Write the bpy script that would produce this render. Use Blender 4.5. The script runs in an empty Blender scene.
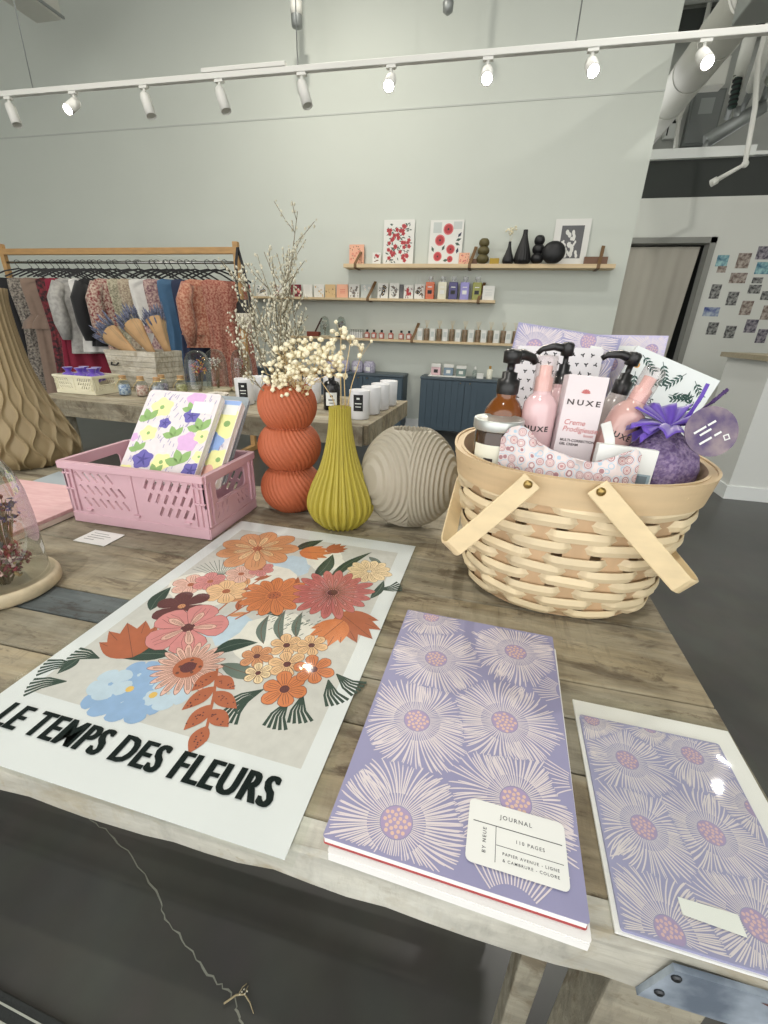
import bpy, math, random
from mathutils import Vector, Matrix
random.seed(7)
PI = math.pi
sc = bpy.context.scene
C = sc.collection
def lin(c):
    c = c/255.0
    return c/12.92 if c <= .04045 else ((c+.055)/1.055)**2.4
def rgb(t): return (lin(t[0]), lin(t[1]), lin(t[2]), 1.0)

# ---------------------------------------------------------------- materials
MATS = {}
def pmat(name, col, rough=.55, metal=0.0, var=0.0, vscale=8.0, bump=0.0, bscale=60.0, stretch=(1,1,1), spec=None,
         trans=0.0, sub=0.0, island=0.0, sheen=0.0, col2=None, coat=0.0):
    if name in MATS: return MATS[name]
    m = bpy.data.materials.new(name); m.use_nodes = True
    nt = m.node_tree; b = nt.nodes['Principled BSDF']
    b.inputs['Base Color'].default_value = rgb(col)
    b.inputs['Roughness'].default_value = rough
    b.inputs['Metallic'].default_value = metal
    if spec is not None: b.inputs['Specular IOR Level'].default_value = spec
    if trans: b.inputs['Transmission Weight'].default_value = trans
    if sheen: b.inputs['Sheen Weight'].default_value = sheen
    if coat: b.inputs['Coat Weight'].default_value = coat
    L = nt.links.new
    tc = nt.nodes.new('ShaderNodeTexCoord'); mp = nt.nodes.new('ShaderNodeMapping')
    mp.inputs['Scale'].default_value = stretch
    L(tc.outputs['Object'], mp.inputs['Vector'])
    colsock = None
    if var or col2:
        n = nt.nodes.new('ShaderNodeTexNoise'); n.inputs['Scale'].default_value = vscale; n.inputs['Detail'].default_value = 6
        L(mp.outputs[0], n.inputs['Vector'])
        mx = nt.nodes.new('ShaderNodeMix'); mx.data_type = 'RGBA'
        if col2:
            r = nt.nodes.new('ShaderNodeValToRGB'); r.color_ramp.elements[0].position = .38; r.color_ramp.elements[1].position = .62
            L(n.outputs['Fac'], r.inputs['Fac']); L(r.outputs['Color'], mx.inputs[0])
            mx.inputs[6].default_value = rgb(col); mx.inputs[7].default_value = rgb(col2)
        else:
            L(n.outputs['Fac'], mx.inputs[0])
            mx.inputs[6].default_value = rgb([max(0, c*(1-var)) for c in col]); mx.inputs[7].default_value = rgb([min(255, c*(1+var)) for c in col])
        colsock = mx.outputs[2]
    if island:
        g = nt.nodes.new('ShaderNodeNewGeometry'); hs = nt.nodes.new('ShaderNodeHueSaturation')
        mr = nt.nodes.new('ShaderNodeMapRange'); mr.inputs[3].default_value = 1-island; mr.inputs[4].default_value = 1+island
        L(g.outputs['Random Per Island'], mr.inputs[0]); L(mr.outputs[0], hs.inputs['Value'])
        if colsock: L(colsock, hs.inputs['Color'])
        else: hs.inputs['Color'].default_value = rgb(col)
        colsock = hs.outputs[0]
    if colsock: L(colsock, b.inputs['Base Color'])
    if bump:
        n2 = nt.nodes.new('ShaderNodeTexNoise'); n2.inputs['Scale'].default_value = bscale; n2.inputs['Detail'].default_value = 5
        L(mp.outputs[0], n2.inputs['Vector'])
        bp = nt.nodes.new('ShaderNodeBump'); bp.inputs['Strength'].default_value = bump; bp.inputs['Distance'].default_value = .004
        L(n2.outputs['Fac'], bp.inputs['Height']); L(bp.outputs[0], b.inputs['Normal'])
    MATS[name] = m
    return m
def emat(name, col, strength):
    if name in MATS: return MATS[name]
    m = bpy.data.materials.new(name); m.use_nodes = True
    b = m.node_tree.nodes['Principled BSDF']
    b.inputs['Emission Color'].default_value = rgb(col); b.inputs['Emission Strength'].default_value = strength
    b.inputs['Base Color'].default_value = rgb(col)
    MATS[name] = m; return m
def filmmat(name, tint=(250, 252, 250), refl=.12, rough=.05, milky=0.0):
    # thin clear film or blown glass: lets light straight through, mirrors a little more at grazing angles
    if name in MATS: return MATS[name]
    m = bpy.data.materials.new(name); m.use_nodes = True
    nt = m.node_tree; nt.nodes.clear(); L = nt.links.new
    out = nt.nodes.new('ShaderNodeOutputMaterial'); mx = nt.nodes.new('ShaderNodeMixShader')
    t = nt.nodes.new('ShaderNodeBsdfTransparent'); t.inputs[0].default_value = rgb(tint)
    g = nt.nodes.new('ShaderNodeBsdfGlossy'); g.inputs['Roughness'].default_value = rough
    lw = nt.nodes.new('ShaderNodeLayerWeight'); lw.inputs[0].default_value = .35
    mr = nt.nodes.new('ShaderNodeMapRange'); mr.inputs[3].default_value = refl*.35; mr.inputs[4].default_value = min(1, refl*4)
    L(lw.outputs['Facing'], mr.inputs[0]); L(mr.outputs[0], mx.inputs[0]); L(t.outputs[0], mx.inputs[1]); L(g.outputs[0], mx.inputs[2])
    last = mx
    if milky:
        d = nt.nodes.new('ShaderNodeBsdfDiffuse'); d.inputs[0].default_value = (.9, .9, .9, 1)
        m2 = nt.nodes.new('ShaderNodeMixShader'); m2.inputs[0].default_value = milky
        L(mx.outputs[0], m2.inputs[1]); L(d.outputs[0], m2.inputs[2]); last = m2
    L(last.outputs[0], out.inputs[0])
    MATS[name] = m; return m

# ---------------------------------------------------------------- mesh builder
class MB:
    def __init__(s): s.v = []; s.f = []; s.m = []; s.sm = []
    def add(s, vs, fs, mi=0, smooth=False, M=None):
        b = len(s.v)
        for p in vs:
            p = Vector(p)
            s.v.append(M @ p if M is not None else p)
        for f in fs:
            s.f.append([b+i for i in f]); s.m.append(mi); s.sm.append(smooth)
        return s
    def box(s, x0, y0, z0, x1, y1, z1, mi=0, M=None):
        vs = [(x0,y0,z0),(x1,y0,z0),(x1,y1,z0),(x0,y1,z0),(x0,y0,z1),(x1,y0,z1),(x1,y1,z1),(x0,y1,z1)]
        return s.add(vs, [(3,2,1,0),(4,5,6,7),(0,1,5,4),(1,2,6,5),(2,3,7,6),(3,0,4,7)], mi, False, M)
    def tube(s, pts, r, n=8, mi=0, smooth=True, caps=True, M=None):
        pts = [Vector(p) for p in pts]; k = len(pts)
        rs = r if isinstance(r, (list, tuple)) else [r]*k
        vs = []; fs = []; up = None
        for i, p in enumerate(pts):
            d = (pts[min(i+1, k-1)]-pts[max(i-1, 0)])
            if d.length < 1e-9: d = Vector((0, 0, 1))
            d.normalize()
            if up is None:
                up = Vector((0, 0, 1)) if abs(d.z) < .9 else Vector((1, 0, 0))
            a = up - d*up.dot(d)
            if a.length < 1e-6: a = d.orthogonal()
            a.normalize(); up = a; bb = d.cross(a)
            for j in range(n):
                t = 2*PI*j/n
                vs.append(p+(a*math.cos(t)+bb*math.sin(t))*rs[i])
        for i in range(k-1):
            for j in range(n):
                j2 = (j+1) % n
                fs.append((i*n+j, i*n+j2, (i+1)*n+j2, (i+1)*n+j))
        if caps: fs.append(tuple(range(n))[::-1]); fs.append(tuple((k-1)*n+j for j in range(n)))
        return s.add(vs, fs, mi, smooth, M)
    def lathe(s, prof, n=32, mi=0, smooth=True, M=None, mod=None, sx=1, sy=1, capb=True, capt=True, c=(0, 0, 0)):
        vs = []; fs = []; k = len(prof)
        for (r, z) in prof:
            for j in range(n):
                a = 2*PI*j/n
                rr = r*(mod(a, z) if mod else 1)
                vs.append((c[0]+rr*math.cos(a)*sx, c[1]+rr*math.sin(a)*sy, c[2]+z))
        for i in range(k-1):
            for j in range(n):
                j2 = (j+1) % n
                fs.append((i*n+j, i*n+j2, (i+1)*n+j2, (i+1)*n+j))
        s.add(vs, fs, mi, smooth, M)
        if capb and prof[0][0] > 1e-5: s.add(vs[:n], [tuple(range(n))[::-1]], mi, False, M)
        if capt and prof[-1][0] > 1e-5: s.add(vs[-n:], [tuple(range(n))], mi, False, M)
        return s
    def prism(s, poly, z0, z1, mi=0, M=None, smooth=False):
        n = len(poly)
        vs = [(p[0], p[1], z0) for p in poly]+[(p[0], p[1], z1) for p in poly]
        fs = [tuple(range(n))[::-1], tuple(range(n, 2*n))]+[(i, (i+1) % n, n+(i+1) % n, n+i) for i in range(n)]
        return s.add(vs, fs, mi, smooth, M)
    def flat(s, poly, z=0, mi=0, M=None):
        return s.add([(p[0], p[1], z) for p in poly], [tuple(range(len(poly)))], mi, False, M)
    def rib2(s, pts, w, z=0, mi=0, M=None):
        # flat ribbon on a plane, w a width or a list of widths
        k = len(pts); ws = w if isinstance(w, (list, tuple)) else [w]*k
        vs = []
        for i, p in enumerate(pts):
            a = pts[max(i-1, 0)]; b = pts[min(i+1, k-1)]
            dx, dy = b[0]-a[0], b[1]-a[1]; l = math.hypot(dx, dy) or 1e-9
            nx, ny = -dy/l*ws[i]/2, dx/l*ws[i]/2
            vs += [(p[0]+nx, p[1]+ny, z), (p[0]-nx, p[1]-ny, z)]
        return s.add(vs, [(2*i+1, 2*i+3, 2*i+2, 2*i) for i in range(k-1)], mi, False, M)
    def strap(s, pts, wdir, w, t, mi=0, M=None, smooth=False):
        # bent flat strip: section w along wdir, thickness t
        k = len(pts); pts = [Vector(p) for p in pts]; vs = []; fs = []
        for i, p in enumerate(pts):
            d = (pts[min(i+1, k-1)]-pts[max(i-1, 0)]).normalized()
            wd = Vector(wdir[i]) if isinstance(wdir, list) else Vector(wdir)
            wd = (wd-d*wd.dot(d)).normalized(); nn = d.cross(wd)
            for (a, b) in ((-1, -1), (1, -1), (1, 1), (-1, 1)):
                vs.append(p+wd*(a*w/2)+nn*(b*t/2))
        for i in range(k-1):
            for j in range(4):
                j2 = (j+1) % 4
                fs.append((i*4+j, i*4+j2, (i+1)*4+j2, (i+1)*4+j))
        fs.append((3, 2, 1, 0)); fs.append(tuple((k-1)*4+j for j in range(4)))
        return s.add(vs, fs, mi, smooth, M)
    def sphere(s, c, r, n=12, m=8, mi=0, M=None, sz=1.0):
        prof = [(max(1e-4, r*math.sin(PI*i/m)), -r*sz*math.cos(PI*i/m)) for i in range(m+1)]
        return s.lathe(prof, n, mi, True, M, c=c, capb=False, capt=False)
    def merge(s, vs, fs, mi=0, M=None): return s.add(vs, fs, mi, False, M)
    def build(s, name, mats, parent=None, loc=None, rot=None, bevel=0, seg=2, label=None):
        me = bpy.data.meshes.new(name)
        me.from_pydata([tuple(v) for v in s.v], [], s.f)
        if not isinstance(mats, (list, tuple)): mats = [mats]
        for m in mats: me.materials.append(m)
        me.polygons.foreach_set('material_index', s.m); me.polygons.foreach_set('use_smooth', s.sm)
        me.update()
        o = bpy.data.objects.new(name, me); C.objects.link(o)
        if parent is not None: o.parent = parent
        if loc is not None: o.location = loc
        if rot is not None: o.rotation_euler = rot
        if bevel:
            md = o.modifiers.new('bevel', 'BEVEL'); md.width = bevel; md.segments = seg; md.limit_method = 'ANGLE'; md.angle_limit = math.radians(40)
        if label: o['label'] = label
        return o
def tag(o, label=None, cat=None, group=None, kind=None):
    if label: o['label'] = label
    if cat: o['category'] = cat
    if group: o['group'] = group
    if kind: o['kind'] = kind
    return o
def thing(name, label, cat, loc=(0, 0, 0), rot=(0, 0, 0), group=None):
    o = bpy.data.objects.new(name, None); C.objects.link(o); o.empty_display_size = .05
    o.location = loc; o.rotation_euler = rot
    return tag(o, label, cat, group)
def struct(o): o['kind'] = 'structure'; return o
def T(x, y, z): return Matrix.Translation((x, y, z))
def R(a, ax): return Matrix.Rotation(a, 4, ax)
def frame(o, xa, ya):
    # matrix with origin o, local x along xa, local y along ya
    xa = Vector(xa).normalized(); ya = Vector(ya); ya = (ya-xa*ya.dot(xa)).normalized(); za = xa.cross(ya)
    M = Matrix((xa, ya, za)).transposed().to_4x4(); M.translation = Vector(o); return M
def curve_mesh(cu):
    o = bpy.data.objects.new('tmp', cu); C.objects.link(o)
    dg = bpy.context.evaluated_depsgraph_get(); dg.update()
    me = bpy.data.meshes.new_from_object(o.evaluated_get(dg))
    vs = [v.co.copy() for v in me.vertices]; fs = [tuple(p.vertices) for p in me.polygons]
    bpy.data.objects.remove(o); bpy.data.meshes.remove(me); bpy.data.curves.remove(cu)
    return vs, fs
TXT = {}
def text(s, size=1.0, bold=0.0, sx=1.0, shear=0.0, align='LEFT', spacing=1.0, depth=0.0):
    key = (s, size, bold, sx, shear, align, spacing, depth)
    if key in TXT: return TXT[key]
    cu = bpy.data.curves.new('t', 'FONT'); cu.body = s; cu.size = size; cu.offset = bold; cu.shear = shear
    cu.align_x = align; cu.space_character = spacing; cu.extrude = depth; cu.resolution_u = 3
    vs, fs = curve_mesh(cu)
    vs = [Vector((v.x*sx, v.y, v.z)) for v in vs]
    TXT[key] = (vs, fs); return TXT[key]
def holed(outer, holes, depth):
    cu = bpy.data.curves.new('h', 'CURVE'); cu.dimensions = '2D'; cu.fill_mode = 'BOTH'; cu.extrude = depth/2
    for poly in [outer]+holes:
        sp = cu.splines.new('POLY'); sp.points.add(len(poly)-1); sp.use_cyclic_u = True
        for i, p in enumerate(poly): sp.points[i].co = (p[0], p[1], 0, 1)
    return curve_mesh(cu)
def rrect(x0, y0, x1, y1, r, n=4):
    pts = []
    for (cx, cy, a0) in ((x1-r, y0+r, -PI/2), (x1-r, y1-r, 0), (x0+r, y1-r, PI/2), (x0+r, y0+r, PI)):
        for i in range(n+1):
            a = a0+PI/2*i/n; pts.append((cx+r*math.cos(a), cy+r*math.sin(a)))
    return pts
def circ(cx, cy, r, n=16, ry=None, a0=0): return [(cx+r*math.cos(a0+2*PI*i/n), cy+(ry or r)*math.sin(a0+2*PI*i/n)) for i in range(n)]
def copy_tree(o, parent=None):
    c = o.copy(); C.objects.link(c)
    if parent is not None: c.parent = parent
    for ch in list(o.children): copy_tree(ch, c)
    return c

# ---------------------------------------------------------------- camera
FPX, PITCH, ROLL, YAW = 429.8, math.radians(23.172), math.radians(1.835), math.radians(12.646)
CAM = Vector((0, 0, 1.095))
fw = Vector((-math.sin(YAW)*math.cos(PITCH), math.cos(YAW)*math.cos(PITCH), -math.sin(PITCH)))
rt = Vector((math.cos(YAW), math.sin(YAW), 0)); upv = rt.cross(fw)
r2 = rt*math.cos(ROLL)+upv*math.sin(ROLL); u2 = upv*math.cos(ROLL)-rt*math.sin(ROLL)
cd = bpy.data.cameras.new('camera'); cam = bpy.data.objects.new('camera', cd); C.objects.link(cam)
cam.matrix_world = Matrix(((r2.x, u2.x, -fw.x, CAM.x), (r2.y, u2.y, -fw.y, CAM.y), (r2.z, u2.z, -fw.z, CAM.z), (0, 0, 0, 1)))
cd.sensor_fit = 'HORIZONTAL'; cd.sensor_width = 36; cd.lens = FPX/768*36; cd.clip_start = .02; cd.clip_end = 60
sc.camera = cam
sc.view_settings.view_transform = 'Standard'; sc.view_settings.look = 'None'; sc.view_settings.gamma = 1; sc.view_settings.use_curve_mapping = False
TT = .76   # table height

# ================================================================ the room
WALL_Y = 5.1
wall_m = pmat('wall_paint', (201, 206, 197), .85, var=.02, vscale=1.5, bump=.05, bscale=25)
white_m = pmat('white_paint', (226, 228, 224), .6)
trimw_m = pmat('skirting_white', (225, 228, 226), .5)
dark_m = pmat('dark_void_paint', (52, 55, 52), .8, var=.1, vscale=2)
def floor_mat():
    m = pmat('polished_concrete', (70, 72, 65), .3)
    nt = m.node_tree; L = nt.links.new; b = nt.nodes['Principled BSDF']
    tc = nt.nodes.new('ShaderNodeTexCoord')
    n1 = nt.nodes.new('ShaderNodeTexNoise'); n1.inputs['Scale'].default_value = 1.3; n1.inputs['Detail'].default_value = 8; n1.inputs['Distortion'].default_value = .6
    n2 = nt.nodes.new('ShaderNodeTexNoise'); n2.inputs['Scale'].default_value = 9; n2.inputs['Detail'].default_value = 8
    L(tc.outputs['Object'], n1.inputs['Vector']); L(tc.outputs['Object'], n2.inputs['Vector'])
    r = nt.nodes.new('ShaderNodeValToRGB'); r.color_ramp.elements[0].position = .3; r.color_ramp.elements[1].position = .72
    r.color_ramp.elements[0].color = rgb((50, 50, 43)); r.color_ramp.elements[1].color = rgb((74, 75, 66))
    L(n1.outputs['Fac'], r.inputs['Fac'])
    mx = nt.nodes.new('ShaderNodeMix'); mx.data_type = 'RGBA'; mx.blend_type = 'OVERLAY'; mx.inputs[0].default_value = .35
    L(r.outputs['Color'], mx.inputs[6]); L(n2.outputs['Color'], mx.inputs[7])
    hs = nt.nodes.new('ShaderNodeHueSaturation'); hs.inputs['Saturation'].default_value = .35; L(mx.outputs[2], hs.inputs['Color'])
    L(hs.outputs[0], b.inputs['Base Color'])
    mr = nt.nodes.new('ShaderNodeMapRange'); mr.inputs[3].default_value = .22; mr.inputs[4].default_value = .45
    L(n1.outputs['Fac'], mr.inputs[0]); L(mr.outputs[0], b.inputs['Roughness'])
    return m
fl = MB(); fl.box(-7, -3.2, -.1, 4.6, 7.6, 0)
# the repaired crack that runs over the slab is a thin ridge of filler
def crack(pts, w):
    out = []
    for i in range(len(pts)-1):
        a, b = pts[i], pts[i+1]
        for j in range(6):
            t = j/6; out.append((a[0]+(b[0]-a[0])*t+random.uniform(-.004, .004), a[1]+(b[1]-a[1])*t+random.uniform(-.004, .004)))
    out.append(pts[-1])
    fl.rib2(out, [w*random.uniform(.5, 1.4) for _ in out], .0006, 1)
crack([(-0.931, 0.519), (-0.874, 0.498), (-0.763, 0.474), (-0.665, 0.447), (-0.528, 0.384), (-0.505, 0.363), (-0.419, 0.329), (-0.345, 0.306), (-0.307, 0.294), (-0.278, 0.272), (-0.2, 0.12)], .0027)
crack([(.28, 1.06), (.62, .99), (.95, .93), (1.6, .9)], .003)
struct(fl.build('floor', [floor_mat(), pmat('crack_filler', (120, 122, 112), .8, var=.1, vscale=60)]))
struct(MB().box(-7, WALL_Y, 0, 1.15, WALL_Y+.14, 4.25).build('wall_back', wall_m))
struct(MB().box(-7.14, -3.2, 0, -7, WALL_Y+.14, 4.25).build('wall_left', wall_m))
struct(MB().box(4.6, -3.2, 0, 4.74, 7.6, 4.25).build('wall_right', wall_m))
# ================================================================ display table in front
def plank_mat(name, base, dark, white=None, amount=.5, scale=1.0):
    m = pmat(name, base, .75)
    nt = m.node_tree; L = nt.links.new; b = nt.nodes['Principled BSDF']
    tc = nt.nodes.new('ShaderNodeTexCoord')
    def noise(sc_, stretch, det=8, dist=0):
        mp = nt.nodes.new('ShaderNodeMapping'); mp.inputs['Scale'].default_value = stretch; L(tc.outputs['Object'], mp.inputs['Vector'])
        n = nt.nodes.new('ShaderNodeTexNoise'); n.inputs['Scale'].default_value = sc_; n.inputs['Detail'].default_value = det; n.inputs['Distortion'].default_value = dist
        n.inputs['Roughness'].default_value = .65
        L(mp.outputs[0], n.inputs['Vector']); return n.outputs['Fac']
    def ramp(f, p0, p1):
        r = nt.nodes.new('ShaderNodeMapRange'); r.inputs[1].default_value = p0; r.inputs[2].default_value = p1; L(f, r.inputs[0]); return r.outputs[0]
    def mix(fac, a, c, k=1.0):
        mx = nt.nodes.new('ShaderNodeMix'); mx.data_type = 'RGBA'
        if k != 1.0:
            mm = nt.nodes.new('ShaderNodeMath'); mm.operation = 'MULTIPLY'; mm.inputs[1].default_value = k; L(fac, mm.inputs[0]); fac = mm.outputs[0]
        L(fac, mx.inputs[0])
        for i, q in ((6, a), (7, c)):
            if isinstance(q, tuple): mx.inputs[i].default_value = rgb(q)
            else: L(q, mx.inputs[i])
        return mx.outputs[2]
    grain = ramp(noise(9*scale, (.35, 7, 4), 8, .4), .35, .65)
    blotch = ramp(noise(5*scale, (.6, 1.8, 1), 9, .3), .48, .66)
    saw = ramp(noise(16*scale, (3.2, .45, 1), 4, .2), .55, .75)
    fine = ramp(noise(60*scale, (.4, 3, 1), 6), .3, .7)
    c = mix(grain, base, tuple(int(x*.74) for x in base))
    c = mix(blotch, c, dark, amount)
    c = mix(saw, c, tuple(int(x*.55) for x in base), .55)
    scuff = ramp(noise(13*scale, (.8, 2.6, 1), 12, .8), .53, .61); c = mix(scuff, c, dark, .85)
    speck = ramp(noise(48*scale, (.9, 2, 1), 5, .3), .60, .67); c = mix(speck, c, dark, .7)
    cross = ramp(noise(30*scale, (5, .25, 1), 3, .1), .54, .62); patch = ramp(noise(3*scale, (1, 1, 1), 4), .5, .6)
    mm_ = nt.nodes.new('ShaderNodeMath'); mm_.operation = 'MULTIPLY'; L(cross, mm_.inputs[0]); L(patch, mm_.inputs[1]); c = mix(mm_.outputs[0], c, dark, .55)
    if white:
        wf = ramp(noise(6*scale, (.5, 2.2, 1), 9, .5), .45, .6); c = mix(wf, c, white, .6)
    c = mix(fine, c, tuple(int(x*.7) for x in base), .4)
    g = nt.nodes.new('ShaderNodeNewGeometry'); hs = nt.nodes.new('ShaderNodeHueSaturation'); mr = nt.nodes.new('ShaderNodeMapRange')
    mr.inputs[3].default_value = .88; mr.inputs[4].default_value = 1.1
    L(g.outputs['Random Per Island'], mr.inputs[0]); L(mr.outputs[0], hs.inputs['Value']); L(c, hs.inputs['Color']); L(hs.outputs[0], b.inputs['Base Color'])
    bp = nt.nodes.new('ShaderNodeBump'); bp.inputs['Strength'].default_value = .35; bp.inputs['Distance'].default_value = .002
    ad = nt.nodes.new('ShaderNodeMath'); ad.operation = 'ADD'; L(grain, ad.inputs[0]); L(saw, ad.inputs[1])
    L(ad.outputs[0], bp.inputs['Height']); L(bp.outputs[0], b.inputs['Normal'])
    return m
wood_tan = plank_mat('reclaimed_plank_tan', (164, 151, 122), (70, 55, 40), (172, 166, 146), .8)
wood_grey = plank_mat('reclaimed_plank_grey', (158, 148, 124), (84, 70, 52), (180, 175, 156), .7)
wood_blue = plank_mat('reclaimed_plank_slate', (104, 112, 112), (64, 58, 52), None, .6)
wood_white = plank_mat('limewashed_board', (206, 204, 190), (156, 146, 122), (218, 218, 208), .35)
wood_leg = plank_mat('limewashed_post', (178, 172, 152), (120, 108, 86), None, .5)
galv = pmat('galvanised_plate', (186, 198, 210), .45, .45, col2=(116, 128, 142), vscale=26, bump=.2, bscale=40)
galv_red = pmat('rusty_paint', (96, 60, 56), .7, var=.3, vscale=60)
screw_m = pmat('screw_steel', (70, 72, 74), .4, .9)

tb = thing('display_table', 'long reclaimed plank display table in front holding the flower poster and woven basket', 'table', (-.6, .52, 0))
LX0, LX1 = -.85, .857            # table ends in its own frame
def tloc(x, y): return (x+.6, y-.52)
tp = MB(); y = .188-.52
rows = [(.088, 0), (.058, 1), (.05, 2), (.118, 0), (.098, 1), (.116, 0), (.112, 1)]
for i, (w, k) in enumerate(rows):
    cuts = {0: [-.2, .45], 1: [.02], 2: [.25], 3: [-.3], 4: [.3], 5: [-.1], 6: [.4]}[i]
    xs = [LX0]+cuts+[LX1]
    for j in range(len(xs)-1):
        mi = k
        if i == 2 and j == 1: mi = 1
        tp.box(xs[j]+.0007, y+.0008, TT-.028, xs[j+1]-.0007, y+w-.0008, TT-random.uniform(0, .0012), mi)
    y += w
TABLE_Y1 = y+.52
tp.build('tabletop', [wood_tan, wood_grey, wood_blue], tb, bevel=.0015, seg=1)
fr = MB(); n = 60; vs = []; fs = []
for i in range(n+1):
    x = LX0+(LX1-LX0)*i/n
    a = .0018*math.sin(i*1.7)+.0012*math.sin(i*.6); b = .003*math.sin(i*.55+1)+.0016*math.sin(i*2.3)
    yf = .167-.52; yb = .1876-.52
    vs += [(x, yf-a*.4, .718+b), (x, yb, .718), (x, yb, TT), (x, yf+.003+a, TT-.0003), (x, yf+a*.5, TT-.004)]
for i in range(n):
    for j in range(5):
        j2 = (j+1) % 5
        fs.append((i*5+j, (i+1)*5+j, (i+1)*5+j2, i*5+j2))
fs += [(0, 1, 2, 3, 4), tuple(n*5+j for j in (4, 3, 2, 1, 0))]
fr.add(vs, fs); fr.build('front_board', wood_white, tb)
MB().box(LX1-.022, .19-.52, .69, LX1-.004, y-.004, TT-.029).build('end_board', wood_leg, tb, bevel=.001)
MB().box(LX0+.004, .19-.52, .69, LX0+.022, y-.004, TT-.029).build('end_board', wood_leg, tb, bevel=.001)
for (x0, yy) in ((.147, .204), (.147, .76), (-1.42, .204), (-1.42, .76)):
    x, q = tloc(x0, yy)
    MB().box(x, q, 0, x+.07, q+.055, TT-.029).build('leg', wood_leg, tb, bevel=.002)
x, q = tloc(.147, .204)
x, q = tloc(.104, .262); MB().box(x, q, .05, x+.026, q+.03, TT-.029).build('brace', wood_leg, tb, bevel=.002); MB().box(x, q+.006, .05, x+.06, q+.026, .09).build('brace', wood_leg, tb, bevel=.002)
MB().box(LX0+.1, .05, .18, LX1-.1, .09, .23).build('stretcher', wood_leg, tb, bevel=.002)
bk = MB(); yb = .167-.52
ox = .6
poly = [(.134+ox, .7195), (.2572+ox, .7195), (.2572+ox, .7575), (.1452+ox, .7575)]
vs = [(p[0], yb-.0046, p[1]) for p in poly]+[(p[0], yb-.001, p[1]) for p in poly]
bk.add(vs, [(0, 1, 2, 3), (7, 6, 5, 4), (0, 4, 5, 1), (1, 5, 6, 2), (2, 6, 7, 3), (3, 7, 4, 0)])
bk.box(LX1+.0002, yb-.004, .7195, LX1+.0034, yb+.12, .7575)
pts = [(.19+ox, .752), (.215+ox, .754), (.24+ox, .753), (.257+ox, .7565), (.257+ox, .735), (.235+ox, .742), (.21+ox, .744)]
bk.add([(p[0], yb-.0049, p[1]) for p in pts], [tuple(range(len(pts)))[::-1]], 1)
bo = bk.build('corner_bracket', [galv, galv_red], tb, label='galvanised metal corner plate')
for (sx_, sz_) in ((.1475, .751), (.1435, .731)):
    s_ = MB(); s_.lathe([(.0029, 0), (.0029, .0008), (.0018, .0016)], 14, 0, False, T(sx_+ox, yb-.0047, sz_) @ R(PI/2, 'X')); s_.build('screw', screw_m, bo)

# ================================================================ the poster
paper = pmat('poster_paper', (218, 221, 223), .5)
ink = {}
def im(name, c, var=.06, vs=90): 
    ink[name] = pmat('ink_'+name, c, .6, var=var, vscale=vs); return ink[name]
PW, PH = .326, .478
po = thing('flower_poster', 'large white poster of painted flowers lettered LE TEMPS DES FLEURS, lying on the table', 'poster', (-.4225, .164, TT+.0008), (0, 0, math.radians(-1.2)))
sh = MB(); sh.box(0, 0, 0, PW, PH, .0006); sh.build('sheet', paper, po)
cols = dict(panel=(200, 198, 194), cream=(226, 222, 214), orange=(208, 146, 104), orange_deep=(208, 124, 76), rose=(190, 106, 104), rose_light=(208, 134, 134), rust=(172, 94, 62), rust_dark=(150, 66, 42),
            maroon=(92, 42, 46), blush=(222, 178, 164), blue=(142, 172, 210), blue_light=(186, 204, 220), peach=(228, 186, 142), pale=(232, 206, 166), green=(38, 62, 52), green_grey=(98, 112, 104), navy=(48, 56, 74), yellow=(222, 182, 96), line=(104, 58, 46))
order = list(cols); pm = [im(k, cols[k]) for k in order]; pi_ = {k: i for i, k in enumerate(order)}
art = MB(); lev = [0.00065]
def nz(): lev[0] += .0000004; return lev[0]
art.flat([(.021, .066), (.309, .063), (.303, .446), (.021, .446)], nz(), pi_['panel'])
rnd = random.Random(3)
def petalflower(cx, cy, r, n, col, ctr, rc=.25, wid=1.0, line=True, jit=.1, a0=0):
    for i in range(n):
        a = a0+2*PI*i/n+rnd.uniform(-jit, jit)*PI/n; L = r*rnd.uniform(1-jit, 1+jit*.5); w = PI*r/n*min(wid, 1.12)*.74
        pts = []
        for t, k in ((.10, .22), (.30, .52), (.55, .92), (.75, 1.0), (.90, .72), (.98, .3), (1, .06)): pts.append((t*L, k*w))
        poly = [(p, q) for p, q in pts]+[(p, -q) for p, q in reversed(pts)]
        ca, sa = math.cos(a), math.sin(a)
        P = [(cx+x*ca-y*sa, cy+x*sa+y*ca) for x, y in poly]
        z = nz(); art.flat(P, z, pi_[col])
        if line:
            z2 = nz()
            art.rib2(P+[P[0]], .0005, z2, pi_['line'])
            for k in (-.35, 0, .35): art.rib2([(cx+(x*ca-w*k*s*sa), cy+(x*sa+w*k*s*ca)) for x, s in ((L*.25, .5), (L*.55, 1), (L*.85, .8))], .00045, z2, pi_['line'])
    if ctr:
        art.flat(circ(cx, cy, r*rc, 14), nz(), pi_[ctr]); z = nz()
        for k in range(9):
            a = k*2.4; d = r*rc*.85*math.sqrt(k/9); art.flat(circ(cx+d*math.cos(a), cy+d*math.sin(a), r*rc*.13, 6), z, pi_['line'])
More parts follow.
